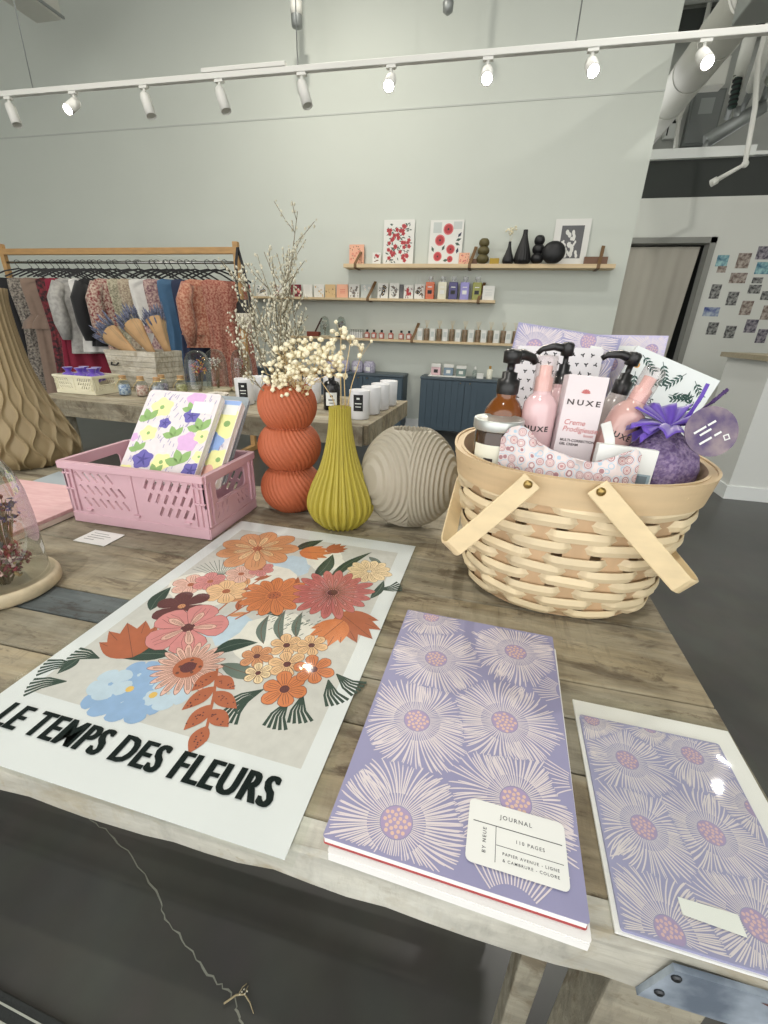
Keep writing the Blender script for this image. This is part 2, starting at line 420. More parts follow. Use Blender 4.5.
def leaf(x0, y0, x1, y1, w, col, bend=0.0, vein=True):
    dx, dy = x1-x0, y1-y0; L = math.hypot(dx, dy); nx, ny = -dy/L, dx/L
    up, dn, mid = [], [], []
    for i in range(9):
        t = i/8; s = math.sin(PI*t**.85)*w/2; b = bend*math.sin(PI*t)
        cx, cy = x0+dx*t+nx*b, y0+dy*t+ny*b
        up.append((cx+nx*s, cy+ny*s)); dn.append((cx-nx*s, cy-ny*s)); mid.append((cx, cy))
    art.flat(up[:-1]+[mid[-1]]+dn[1:-1][::-1], nz(), pi_[col])
    if vein: art.rib2(mid, .0006, nz(), pi_['line' if col != 'green' else 'green_grey'])
def stem(pts, w, col): art.rib2(pts, w, nz(), pi_[col])
def tulip(cx, cy, r, a, col):
    for da, l, w in ((-.9, .85, .5), (.9, .85, .5), (-.45, 1, .55), (.45, 1, .55), (0, 1.05, .6)):
        b = a+da; leaf(cx-r*.5*math.cos(a), cy-r*.5*math.sin(a), cx+r*l*math.cos(b), cy+r*l*math.sin(b), r*w, col)
def spray(x, y, a, n, l, col, w=.0016):
    for i in range(n):
        b = a+(i-n/2)*.16; stem([(x, y), (x+l*.6*math.cos(b), y+l*.6*math.sin(b)), (x+l*math.cos(b+.15), y+l*math.sin(b+.15))], [w*.5, w, w*1.4], col)
# pale washes behind, then stems and leaves, then blooms from back to front
for (x, y, r, c) in ((.16, .36, .03, 'blue_light'), (.155, .205, .028, 'blue_light'), (.075, .27, .05, 'cream'), (.14, .30, .05, 'cream'), (.215, .20, .05, 'cream'), (.2, .39, .03, 'cream')):
    art.flat([(x+r*(1+.2*rnd.uniform(-1, 1))*math.cos(k*PI/8), y+r*(1+.2*rnd.uniform(-1, 1))*math.sin(k*PI/8)) for k in range(16)], nz(), pi_[c])
for (x, y, a) in ((.035, .106, 3.5), (.046, .085, 3.6), (.05, .12, 3.2), (.238, .13, 4.1), (.232, .12, 4.4), (.268, .125, 4.7), (.278, .135, 5.0), (.295, .16, 5.3), (.3, .17, 5.8), (.205, .24, 2.8), (.3, .335, .5)):
    spray(x, y, a, 5, .034, 'green', .0024)
for (x0, y0, x1, y1, w, c, b) in ((.142, .405, .172, .452, .021, 'green', .002), (.228, .331, .262, .436, .016, 'green', .008), (.205, .335, .205, .41, .022, 'green', -.004), (.04, .205, .028, .258, .02, 'green', .004), (.05, .215, .06, .262, .018, 'green', -.004),
        (.118, .146, .066, .126, .022, 'green', -.004), (.158, .16, .198, .19, .02, 'green', .006), (.177, .149, .236, .147, .02, 'green_grey', -.003), (.205, .19, .185, .24, .012, 'green_grey', .006), (.222, .2, .2, .255, .012, 'green_grey', .006), (.236, .21, .222, .258, .011, 'green_grey', .004), (.03, .115, -.002+.03, .09, .012, 'green', 0), (.296, .31, .302, .36, .012, 'green', -.003), (.262, .42, .29, .40, .012, 'green_grey', 0)):
    leaf(x0, y0, x1, y1, w, c, b)
for (x, y, a) in ((.13, .2, 1.25), (.15, .22, 1.15), (.17, .235, .95), (.12, .225, 1.5)):
    stem([(x, y), (x+.05*math.cos(a), y+.05*math.sin(a)), (x+.1*math.cos(a-.1), y+.1*math.sin(a-.1))], .0022, 'rust')
    for k in range(6): q = .025+.014*k; leaf(x+q*math.cos(a), y+q*math.sin(a), x+q*math.cos(a)+.026*math.cos(a+(.7 if k % 2 else -.7)), y+q*math.sin(a)+.026*math.sin(a+(.7 if k % 2 else -.7)), .009, 'rust' if k % 3 else 'orange')
for k in range(46):
    a = rnd.uniform(0, 6.28); d = rnd.uniform(0, .05); x, y = .228+d*math.cos(a), .232+d*.6*math.sin(a); stem([(x, y), (x+.003, y+.005)], .0011, 'green_grey')
for k in range(14):
    a = 1.2+k*.14; stem([(.075, .3), (.075+.05*math.cos(a), .3+.05*math.sin(a))], .0009, 'green_grey')
petalflower(.275, .377, .034, 12, 'pale', None, wid=1.3)
for (x, y, r, c) in ((.05, .27, .026, 'blush'), (.07, .285, .024, 'rose_light'), (.105, .27, .03, 'peach'), (.1, .315, .024, 'blush'), (.12, .335, .02, 'rose_light')): petalflower(x, y, r, 6, c, 'rust', .18, .95)
petalflower(.083, .391, .066, 9, 'orange', 'rust', .17, .95, a0=.3)
petalflower(.083, .391, .04, 9, 'peach', 'rust', .2, .5, a0=.3)
tulip(.168, .405, .034, .2, 'orange_deep'); tulip(.2, .425, .024, .9, 'rust')
tulip(.066, .146, .044, 2.4, 'rust'); tulip(.285, .258, .042, -.6, 'rust'); tulip(.272, .24, .034, -1.9, 'orange_deep')
petalflower(.171, .28, .046, 13, 'orange_deep', 'rust', .2, 1.0); petalflower(.243, .309, .058, 18, 'rose', 'maroon', .16, .95); petalflower(.243, .309, .036, 18, 'rose_light', 'maroon', .2, .5)
petalflower(.071, .224, .036, 6, 'maroon', 'orange', .13, .8)
for (x, y, c) in ((.1, .08, 'blue'), (.118, .098, 'blue_light'), (.138, .083, 'blue'), (.128, .106, 'blue'), (.152, .1, 'blue_light'), (.108, .112, 'blue'), (.12, .078, 'blue'), (.09, .094, 'blue_light')): petalflower(x, y, .022, 5, c, None, .1, wid=.95, line=False)
for (x, y) in ((.113, .094), (.14, .094)): art.flat(circ(x, y, .004, 8), nz(), pi_['yellow'])
petalflower(.106, .19, .05, 5, 'rose_light', 'maroon', .16, .86, a0=.4)
petalflower(.106, .19, .034, 5, 'blush', 'maroon', .2, .3, a0=.4)
petalflower(.148, .135, .04, 20, 'blush', 'rust', .38, .8)
art.flat(circ(.148, .135, .008, 12), nz(), pi_['maroon'])
for (x, y, r, c) in ((.231, .195, .02, 'peach'), (.258, .203, .019, 'peach'), (.208, .17, .019, 'orange'), (.245, .168, .021, 'peach'), (.258, .136, .025, 'orange_deep'), (.275, .169, .022, 'orange_deep'), (.222, .148, .015, 'pale')): petalflower(x, y, r, 6, c, 'maroon', .2, .82)
stem([(.178, .142), (.196, .110), (.212, .076), (.216, .064)], .0026, 'rust')
for (x0, y0, x1, y1) in ((.18, .139, .172, .108), (.183, .132, .211, .122), (.19, .12, .178, .086), (.193, .114, .226, .102), (.201, .1, .194, .068), (.203, .094, .23, .082), (.211, .078, .213, .05)):
    leaf(x0, y0, x1, y1, .0165, 'rust', vein=False); z = nz()
    for k in range(9): t = .25+.6*rnd.random(); q = rnd.uniform(-.004, .004); art.flat(circ(x0+(x1-x0)*t+q, y0+(y1-y0)*t+q*.4, .0009, 5), z, pi_['maroon'])
art.build('print', pm, po)
tv, tf = text('LE TEMPS DES FLEURS', .0345, .0003, .6, 0.0, 'LEFT', 1.14)
w = max(v.x for v in tv); lt = MB()
for k in range(9): lt.merge(tv, tf, 0, T(.0247+(k-4)*.00035, .0275, .0013+k*2e-6) @ Matrix.Diagonal((.2735/w, 1, 1, 1)))
lt.build('lettering', pmat('poster_ink_black', (14, 26, 25), .85, spec=.2), po)
film = filmmat('clear_sleeve', refl=.035, rough=.035)
sl = MB(); n = 24
for sgn in (0, 1):
    vs = []; 
    for j in range(n+1):
        for i in range(n+1):
            u, v = i/n, j/n; q = math.sin(u*9+v*5)*math.sin(v*13-u*4)*.0006
            vs.append((-.004+u*(PW+.012), -.004+v*(PH+.012), (.0026+q*.9) if sgn else -.0003))
    fs = [(j*(n+1)+i, j*(n+1)+i+1, (j+1)*(n+1)+i+1, (j+1)*(n+1)+i) for j in range(n) for i in range(n)]
    if sgn == 1: sl.add(vs, fs, 0, True)
sl.build('clear_sleeve', film, po)

# ================================================================ journal and card pack, both printed with shaggy flowers
lav = pmat('lavender_ground', (142, 141, 174), .6, var=.03, vscale=40); lavline = pmat('lavender_line', (214, 205, 208), .6); lavdot = pmat('flower_heart_peach', (212, 180, 162), .6)
heart = pmat('flower_heart_mauve_ground', (162, 146, 180), .6); lav2 = pmat('lavender_ground_pale', (152, 151, 184), .6, var=.03, vscale=40); lavdot2 = pmat('flower_heart_mauve', (204, 172, 172), .6)
page = pmat('page_block', (232, 231, 228), .7, var=.03, vscale=300, stretch=(.05, .05, 8)); label_m = pmat('label_white', (226, 228, 224), .6); red_edge = pmat('red_cover_edge', (170, 70, 70), .6); text_m = pmat('print_grey', (70, 72, 76), .6)
def shaggy(W, H, centres, z, seed=1, step=.0032, lw=.00092, dots=True):
    m = MB(); rd = random.Random(seed)
    for ci, (cx, cy, rr) in enumerate(centres):
        rc = rr*.24; n = 68 if rr > .037 else 56
        for ring, k0 in ((0, 1.13), (1, 2.0)):
            nn = n if ring == 0 else n
            for k in range(nn):
                a = 2*PI*(k+.5*ring)/nn+rd.uniform(-.012, .012); x, y = cx+rc*k0*math.cos(a), cy+rc*k0*math.sin(a)
                Lmax = rr*rd.uniform(1.0, 1.3); pts = []; swirl = .05*math.sin(a*3+ci*2)+.035*math.sin(a*5+ci)+rd.uniform(-.01, .01); b = a; l = rc*k0; b0 = b
                while l < Lmax:
                    if not (0.0006 < x < W-.0006 and .0006 < y < H-.0006): break
                    d = math.hypot(x-cx, y-cy)
                    if any(math.hypot(x-ox_, y-oy_)/or_ < d/rr*(.93) for j, (ox_, oy_, or_) in enumerate(centres) if j != ci): break
                    pts.append((x, y)); b += swirl*.8; x += step*math.cos(b); y += step*math.sin(b); l += step
                z += 1.5e-7
                if len(pts) >= 2: m.rib2(pts, [lw*(.62+.55*min(1, math.hypot(q[0]-cx, q[1]-cy)/rr)) for q in pts[:-1]]+[lw*.6], z, 0)
        if dots:
            m.flat([(min(W-.0005, max(.0005, u)), min(H-.0005, max(.0005, v))) for u, v in circ(cx, cy, rc*1.08, 20)], z+1e-6, 2)
            for k in range(24):
                d = rc*.94*math.sqrt((k+.4)/24); a = k*2.39996; x, y = cx+d*math.cos(a), cy+d*math.sin(a)
                if .002 < x < W-.002 and .002 < y < H-.002: m.flat(circ(x, y, rc*.135, 8), z+3e-6, 1)
    return m
JW, JH = .169, .268
def journal_centres():
    return [(.047, .193, .043), (.128, .229, .043), (.043, .111, .043), (.118, .132, .043), (.046, .023, .043), (.127, .062, .043), (.125, -.012, .04), (.03, .262, .036), (.184, .09, .036), (-.02, .065, .03), (.18, .185, .03), (.08, .285, .03)]
jn = thing('journal', 'large lavender journal with shaggy cream flowers and a rounded white label', 'journal', (-.0735, .169, TT+.0095), (0, 0, math.radians(-2.06)))
MB().box(.001, .001, .0005, JW-.001, JH-.001, .0068).build('page_block', page, jn)
c_ = MB(); c_.prism(rrect(0, 0, JW, JH, .002), .0068, .0074); c_.build('front_cover', lav, jn)
MB().prism(rrect(0, 0, JW, JH, .002), 0, .0005).build('back_cover', red_edge, jn, label='thin red back cover')
shaggy(JW, JH, journal_centres(), .00748, 5).build('flower_print', [lavline, lavdot, heart], jn)
lb = MB(); lb.prism(rrect(.0945, .0125, .1595, .0548, .004), .0083, .0085, 0)
for (x0, y0, x1, y1) in ((.098, .0392, .157, .0398), (.1134, .0165, .1138, .0392), (.114, .0272, .157, .0276)): lb.flat([(x0, y0), (x1, y0), (x1, y1), (x0, y1)], .00856, 1)
for (s, x, y, sz, al, ro) in (('JOURNAL', .127, .0453, .0046, 'CENTER', 0), ('110 PAGES', .136, .0318, .0036, 'CENTER', 0), ('PAPIER AVENUE - LIGNE', .136, .0222, .0029, 'CENTER', 0), ('& CAMBRURE - COLORE', .136, .0182, .0029, 'CENTER', 0), ('BY NEUE', .1072, .0285, .0038, 'CENTER', PI/2)):
    tv, tf = text(s, sz*.9, .00003, 1, 0, al, 1.3); lb.merge(tv, tf, 1, T(x, y, .0086) @ R(ro, 'Z'))
lb.build('label', [label_m, text_m], jn)
nb = thing('notebook', 'white-paged notebook lying under the large lavender journal, peeking out in front', 'notebook', (-.069, .1635, TT+.0006), (0, 0, math.radians(-2.5)))
MB().box(.001, .001, .0006, .165, .262, .0078).build('page_block', page, nb)
k_ = MB(); k_.prism(rrect(0, .0015, .166, .264, .002), 0, .0006); k_.prism(rrect(0, .0015, .166, .264, .002), .0078, .0085); k_.build('cover', page, nb)
# the pack of cards
cp = thing('card_pack', 'clear sleeve of lavender flower cards on white sheet at the table corner', 'stationery', (.117, .1715, TT+.0006), (0, 0, math.radians(-1.15)))
MB().box(-.003, -.001, 0, .1315, .1835, .0022).build('white_sheet', page, cp)
k_ = MB(); k_.prism(rrect(0, 0, .1155, .1635, .002), .0022, .0046); k_.build('card', lav2, cp, label='lavender flower card')
shaggy(.1155, .1635, [(.032, .124, .033), (.088, .144, .032), (.03, .068, .033), (.077, .077, .033), (.028, .006, .032), (.082, .024, .033), (.118, .105, .028), (.01, .16, .026), (.06, .165, .022), (.12, .04, .026)], .00468, 9, .0026, .0007).build('flower_print', [lavline, lavdot2, heart], cp)
MB().flat([(.0385, .0172), (.0725, .0149), (.0722, .0264), (.0387, .0268)], .0054).build('label', label_m, cp)
sl = MB(); n = 16; vs = []
for j in range(n+1):
    for i in range(n+1):
        u, v = i/n, j/n; vs.append((-.006+u*.143, -.004+v*.193, .0064+.0005*math.sin(u*11+v*7)*math.sin(v*9)))
sl.add(vs, [(j*(n+1)+i, j*(n+1)+i+1, (j+1)*(n+1)+i+1, (j+1)*(n+1)+i) for j in range(n) for i in range(n)], 0, True); sl.build('clear_sleeve', film, cp)

# ================================================================ vases
def vase_mesh(name, prof, n, mod, mat, label, loc, rz=0, sx=1, sy=1, twist=None, inner=True):
    m = MB(); rows_ = []
    vs = []; fs = []
    for (r, z) in prof:
        for j in range(n):
            a = 2*PI*j/n; rr = r+mod(a, z, r); vs.append((rr*math.cos(a)*sx, rr*math.sin(a)*sy, z))
    k = len(prof)
    for i in range(k-1):
        for j in range(n): j2 = (j+1) % n; fs.append((i*n+j, i*n+j2, (i+1)*n+j2, (i+1)*n+j))
    m.add(vs, fs, 0, True); m.add(vs[:n], [tuple(range(n))[::-1]], 0)
    # inside of the neck
    r0, z0 = prof[-1]
    if inner: m.lathe([(r0*.96, z0-.001), (r0*.85, z0-.0005), (r0*.8, z0-.03), (r0*.7, z0-.05)], 40, 0, True, sx=sx, sy=sy, capb=False, capt=False); m.lathe([(.0001, z0-.05), (r0*.7, z0-.05)], 40, 0, sx=sx, sy=sy, capb=False, capt=False)
    o = m.build(name, mat, None, loc, (0, 0, rz)); return tag(o, label, 'vase')
def smooth_prof(keys, n):
    out = []
    for i in range(n+1):
        z = keys[0][1]+(keys[-1][1]-keys[0][1])*i/n
        for j in range(len(keys)-1):
            if keys[j][1] <= z <= keys[j+1][1]+1e-9:
                p0 = keys[max(j-1, 0)]; p1 = keys[j]; p2 = keys[j+1]; p3 = keys[min(j+2, len(keys)-1)]
                t = (z-p1[1])/(p2[1]-p1[1]); h = p2[1]-p1[1]
                m1 = (p2[0]-p0[0])/max(1e-6, p2[1]-p0[1])*h; m2 = (p3[0]-p1[0])/max(1e-6, p3[1]-p1[1])*h
                r = (2*t**3-3*t*t+1)*p1[0]+(t**3-2*t*t+t)*m1+(-2*t**3+3*t*t)*p2[0]+(t**3-t*t)*m2
                out.append((r, z)); break
    return out
terra = pmat('terracotta_print', (174, 92, 58), .62, var=.06, vscale=30)
pr = []
for (zc, R_, h0, h1) in ((.043, .0585, -.043, .043), (.124, .058, -.038, .038), (.2, .0525, -.038, .036)):
    for i in range(25):
        z = h0+(h1-h0)*i/24; hh = .052
        pr.append((R_*math.sqrt(max(.05, 1-(z/hh)**2)), zc+z))
vase_mesh('bubble_vase', pr, 576, lambda a, z, r: .0042*(abs(math.sin(19*(a+z*9)))**.5-.75), terra, 'terracotta ribbed vase of three stacked bubbles beside the pink crate', (-.352, .736, TT+.0005))
yel = pmat('mustard_print', (166, 153, 56), .55, var=.05, vscale=30)
pr = smooth_prof([(.034, 0), (.05, .018), (.0572, .042), (.050, .072), (.034, .11), (.0245, .145), (.0195, .175), (.0175, .2), (.0175, .212)], 60)
vase_mesh('bottle_vase', pr, 416, lambda a, z, r: .07*r*(1 if math.sin(26*a) > 0 else -1)*min(1, .3+abs(math.sin(26*a))*1.2), yel, 'mustard yellow ribbed teardrop vase next to the round grey vase', (-.235, .688, TT+.0005))
grey = pmat('stone_print', (166, 159, 142), .6, var=.05, vscale=20)
m = MB(); nu, nv = 320, 190; vs = []; fs = []
for i in range(nv+1):
    th = PI*(.06+.81*i/nv); zc = -math.cos(th); rr = math.sin(th)
    for j in range(nu):
        a = 2*PI*j/nu; p = Vector((.0855*rr*math.cos(a), .052*rr*math.sin(a), .093*zc))
        nrm = Vector((p.x/.0895**2, p.y/.052**2, p.z/.094**2)).normalized()
        s = p.dot(Vector((-.62, -.78, 0))) if p.x < .004 else p.dot(Vector((.9, -.42, 0)))
        ph = (s/.0058) % 1.0; p += nrm*(.0038*(abs(ph-.5)*2)-.0019)
        vs.append(p+Vector((0, 0, .0925)))
for i in range(nv):
    for j in range(nu): j2 = (j+1) % nu; fs.append((i*nu+j, i*nu+j2, (i+1)*nu+j2, (i+1)*nu+j))
m.add(vs, fs, 0, True); m.add(vs[:nu], [tuple(range(nu))[::-1]])
top = [v for v in vs[-nu:]]; zt = sum(v.z for v in top)/nu
ins = [Vector((v.x*.9, v.y*.86, v.z+.0005)) for v in top]; ins2 = [Vector((v.x*.85, v.y*.8, zt-.09)) for v in top]
m.add(top+ins+ins2, [(j, (j+1) % nu, nu+(j+1) % nu, nu+j) for j in range(nu)]+[(nu+j, nu+(j+1) % nu, 2*nu+(j+1) % nu, 2*nu+j) for j in range(nu)]+[tuple(range(2*nu, 3*nu))], 0, False)
zmin = min(v.z for v in vs)
tag(m.build('round_vase', grey, None, (-.117, .716, TT+.0005-zmin), (0, 0, math.radians(4))), 'round flattened stone-grey ribbed vase beside the woven basket', 'vase')
tan = pmat('sand_print', (146, 129, 96), .6, var=.05, vscale=14)
def wavy(a, z, r):
    nr = 26; A = .33*min(1, max(0, (.24-z)/.12)); k = a/(2*PI)*nr
    best = 9
    for q in (math.floor(k)-1, math.floor(k), math.floor(k)+1, math.floor(k)+2):
        pos = q+((-1)**int(q))*A*math.sin(2*PI*z/.075); best = min(best, abs(k-pos))
    return .0115*r/.1*math.exp(-abs(best/.11)**1.2)-.003
pr = smooth_prof([(.085, 0), (.101, .022), (.101, .05), (.083, .105), (.061, .17), (.048, .23), (.042, .30), (.041, .36), (.044, .39)], 170)
vase_mesh('ribbon_vase', pr, 832, wavy, tan, 'tall sand-coloured vase with wavy ribs at the left end of the table', (-1.10, .82, TT+.0005))
# ================================================================ pink folding crate with notebooks
pink_pl = pmat('pink_plastic', (206, 168, 178), .45, bump=.03, bscale=80)
def slot(x, z, l, w, a):
    dx, dz = math.cos(a)*l/2, math.sin(a)*l/2; nx, nz_ = -math.sin(a)*w/2, math.cos(a)*w/2
    return [(x-dx-nx, z-dz-nz_), (x+dx-nx, z+dz-nz_), (x+dx+nx, z+dz+nz_), (x-dx+nx, z-dz+nz_)]
def crate(loc, W, D, H, mat, label, group=None, rz=0, s=1.0, rows=3):
    t = thing('plastic_crate', label, 'crate', loc, (0, 0, rz), group)
    th = .003
    def long_holes():
        h = []; band = H*.26; zt = H-.014*s; zh = (zt-band)
        for r in range(rows):
            z = band+zh*(r+.5)/rows; n = 7-r
            for k in range(n):
                x = -W/2+.026*s+k*(W*.40/7)+(.004*s*(rows-r))
                if x < -.012*s: h.append(slot(x, z, zh/rows*.82, .0048*s, math.radians(125)))
            for k in range(5+r if r < 2 else 6):
                x = W/2-.024*s-k*(W*.40/7)-(.003*s*r)
                if x > .014*s: h.append(slot(x, z, zh/rows*.82, .0050*s, math.radians(62)))
        return h
    for sg, nm in ((-1, 'front_panel'), (1, 'back_panel')):
        vs, fs = holed([(-W/2, 0), (W/2, 0), (W/2, H), (-W/2, H)], long_holes(), th)
        m = MB(); M = Matrix.Translation((0, sg*(D/2-th/2), 0)) @ R(PI/2, 'X'); m.merge(vs, fs, 0, M)
        y0 = sg*D/2; o_ = .0035*s
        def fb(x0, z0, x1, z1, d=o_):
            a, b = sorted((y0-sg*.0005, y0+sg*d)); m.box(x0, a, z0, x1, b, z1)
        fb(-W/2-o_, H-.012*s, W/2+o_, H, .006*s); fb(-.002*s, H*.26, .002*s, H-.01*s, .002)
        fb(-W/2, 0, W/2, H*.16, .0015)
        for x in (-W/2+.008*s, -W/2+.018*s, W/2-.011*s, W/2-.021*s): fb(x, H*.2, x+.003*s, H-.01*s)
        for z in (H*.55, H*.8): fb(-W/2, z, -W/2+.02*s, z+.003*s); fb(W/2-.02*s, z, W/2, z+.003*s)
        for x in (-W*.36, 0, W*.36): fb(x-.006*s, H*.22, x+.006*s, H*.25, .005*s)
        m.build(nm, mat, t, bevel=.0006, seg=1)
    for sg in (-1, 1):
        grip = rrect(-D*.30, H*.52, D*.30, H*.84, .009*s)
        hs = [grip]
        for r in range(2):
            for k in range(3): hs.append(slot(-D*.30+k*D*.09, H*(.3+.12*r), H*.1, .003*s, math.radians(60))); hs.append(slot(D*.30-k*D*.09, H*(.3+.12*r), H*.1, .003*s, math.radians(120)))
        vs, fs = holed([(-D/2, 0), (D/2, 0), (D/2, H), (-D/2, H)], hs, th)
        m = MB(); m.merge(vs, fs, 0, Matrix.Translation((sg*(W/2-th/2), 0, 0)) @ R(PI/2, 'Z') @ R(PI/2, 'X'))
        x0 = sg*W/2
        def sb(y0, z0, y1, z1, d=.0035*s):
            a, b = sorted((x0-sg*.0005, x0+sg*d)); m.box(a, y0, z0, b, y1, z1)
        sb(-D/2, H-.012*s, D/2, H, .006*s); sb(-D/2, 0, D/2, H*.16, .0015)
        for y in (-D/2+.002, -D/2+.014*s, D/2-.005, D/2-.017*s): sb(y, H*.2, y+.003*s, H-.01*s)
        sb(-D*.33, H*.48, D*.33, H*.51)
        m.build('end_panel', mat, t, bevel=.0006, seg=1)
    MB().box(-W/2+th, -D/2+th, .004, W/2-th, D/2-th, .007).build('base_panel', mat, t)
    return t
CW, CD, CH = .272, .152, .112
crate((-.557, .637, TT+.0004), CW, CD, CH, pink_pl, 'pink slotted plastic crate holding pansy notebooks on the front table')
pansy_cols = dict(ground=(222, 215, 216), yellow=(238, 236, 166), lilac=(214, 174, 214), violet=(106, 98, 170), indigo=(76, 70, 138), leaf=(142, 176, 110), lavend=(160, 150, 186), blue=(148, 176, 224), peach=(236, 186, 170))
pk = list(pansy_cols); pmm = [pmat('pansy_'+k, pansy_cols[k], .55, var=.04, vscale=120) for k in pk]; pix = {k: i for i, k in enumerate(pk)}
def pansy_print(W, H, seed, items):
    m = MB(); rd = random.Random(seed); z = .00001
    for k in range(150):
        x, y = rd.uniform(.006, W-.006), rd.uniform(.008, H-.008); a = rd.uniform(1.0, 1.6); l = rd.uniform(.006, .012)
        x1, y1 = min(W-.002, x+l*math.cos(a)), min(H-.002, y+l*math.sin(a)); m.rib2([(x, y), (x1, y1)], .0013, z, pix['lavend'])
    for (kind, x, y, r) in items:
        z += .00001
        if kind == 'leaf':
            for q in (-.5, .5, 1.4):
                a = PI/2+q; p = [(x+r*t*math.cos(a)-r*.28*math.sin(PI*t)*math.sin(a), y+r*t*math.sin(a)+r*.28*math.sin(PI*t)*math.cos(a)) for t in (0, .25, .5, .75, 1)]+[(x+r*t*math.cos(a)+r*.28*math.sin(PI*t)*math.sin(a), y+r*t*math.sin(a)-r*.28*math.sin(PI*t)*math.cos(a)) for t in (.75, .5, .25)]
                m.flat([(min(W-.001, max(.001, u)), min(H-.001, max(.001, v))) for u, v in p], z, pix['leaf'])
        else:
            n = 24; p = []
            for i in range(n):
                a = 2*PI*i/n; rr = r*(1+.13*math.cos(5*a+x*99)); p.append((min(W-.001, max(.001, x+rr*math.cos(a))), min(H-.001, max(.001, y+rr*.9*math.sin(a)))))
            m.flat(p, z, pix[kind])
            if kind in ('yellow', 'violet'):
                m.flat(circ(x, y, r*.22, 8), z+.000006, pix['leaf' if kind == 'yellow' else 'indigo'])
                if kind == 'violet':
                    for q in range(5): a = q*1.256+.3; m.flat([(x+.25*r*math.cos(a-.5), y+.25*r*math.sin(a-.5)), (x+.8*r*math.cos(a), y+.8*r*math.sin(a)), (x+.25*r*math.cos(a+.5), y+.25*r*math.sin(a+.5))], z+.000003, pix['indigo'])
    return m
items1 = [('yellow', .038, .165, .021), ('lilac', .10, .19, .018), ('leaf', .02, .132, .026), ('leaf', .098, .162, .02), ('violet', .102, .15, .015), ('violet', .055, .128, .011), ('leaf', .128, .118, .028), ('yellow', .03, .102, .016), ('leaf', .082, .098, .024), ('lilac', .112, .09, .02), ('yellow', .135, .105, .014), ('leaf', .022, .06, .02), ('violet', .038, .042, .019), ('yellow', .075, .04, .018), ('leaf', .11, .04, .03), ('violet', .135, .028, .016), ('yellow', .142, .06, .012), ('leaf', .07, .012, .022), ('yellow', .012, .012, .014), ('lilac', .004, .09, .009)]
items2 = [('blue', .12, .165, .026), ('yellow', .13, .12, .03), ('blue', .11, .08, .024), ('yellow', .135, .05, .022), ('peach', .12, .02, .02), ('yellow', .03, .16, .03), ('blue', .05, .1, .03)]
def notebook(O, tilt, W, H, th, mats, pr_, label, lab=None, roll=0):
    t = thing('notebook', label, 'notebook', O, (0, 0, 0), 'notebooks in the pink crate')
    t.rotation_euler = (PI/2-tilt, roll, 0)
    MB().box(.002, .002, .0012, W-.002, H-.002, th-.0012).build('page_block', page, t)
    m = MB(); m.prism(rrect(0, 0, W, H, .008, 5), th-.0012, th); m.build('front_cover', mats, t)
    m = MB(); m.prism(rrect(0, 0, W, H, .008, 5), 0, .0012); m.build('back_cover', mats, t)
    if pr_: 
        o = pr_.build('pansy_print', pmm, t, loc=(0, 0, th+.0001))
    if lab: MB().box(lab[0], lab[1], th+.0003, lab[2], lab[3], th+.0005).build('label', label_m, t)
    return t
tl = math.atan2(.7-.6, .969-.856)
notebook((-.6, .585, .838), tl, .146, .176, .014, pmm[0], pansy_print(.146, .176, 4, [(k, x, y*.176/.21+.003, r) for k, x, y, r in items1]), 'pansy notebook with pale yellow and violet flowers leaning at the front of the pink crate', (.098, .135, .138, .158))
notebook((-.571, .607, .832), tl, .146, .168, .014, pmm[0], pansy_print(.146, .168, 6, items2), 'notebook of pale blue and yellow blossoms second in the pink crate', (.105, .138, .142, .158))
gb = pmat('greyblue_cover', (154, 164, 170), .6)
notebook((-.563, .634, .83), tl-.02, .132, .176, .006, gb, None, 'plain grey-blue notebook leaning at the back of the pink crate')
# small things at the left end of the table
tgm = MB(); tgm.box(-.031, -.021, 0, .031, .021, .0008, 0)
for k in range(4): tgm.flat([(-.022, .011-k*.007), (-.022+[.03, .04, .034, .02][k], .011-k*.007), (-.022+[.03, .04, .034, .02][k], .0122-k*.007), (-.022, .0122-k*.007)], .0009, 1)
tag(tgm.build('price_card', [label_m, text_m], None, (-.598, .515, TT+.0006), (0, 0, math.radians(-2))), 'small white card of faint print lying in front of the pink crate', 'card')
pinkp = pmat('pink_paper', (214, 178, 178), .6, col2=(206, 164, 166), vscale=30, stretch=(1, 6, 1)); creamp = pmat('cream_board', (222, 208, 196), .6)
t = thing('gift_box', 'flat pink box with cream sides lying beside the pink crate', 'box', (-.83, .555, TT+.0005))
MB().box(-.118, -.112, 0, .118, .112, .009).build('box_base', creamp, t, bevel=.001); m = MB(); m.box(-.118, -.112, .0095, .118, .112, .016, 0); m.build('lid', pinkp, t, bevel=.001)
t = thing('slim_notebook', 'slim grey-blue notebook lying flat behind the pink box', 'notebook', (-.885, .715, TT+.0005), (0, 0, .1))
MB().box(-.05, -.04, .0015, .05, .04, .0065).build('page_block', page, t); m = MB(); m.box(-.052, -.042, 0, .052, .042, .0013); m.box(-.052, -.042, .0067, .052, .042, .008); m.build('cover', gb, t)
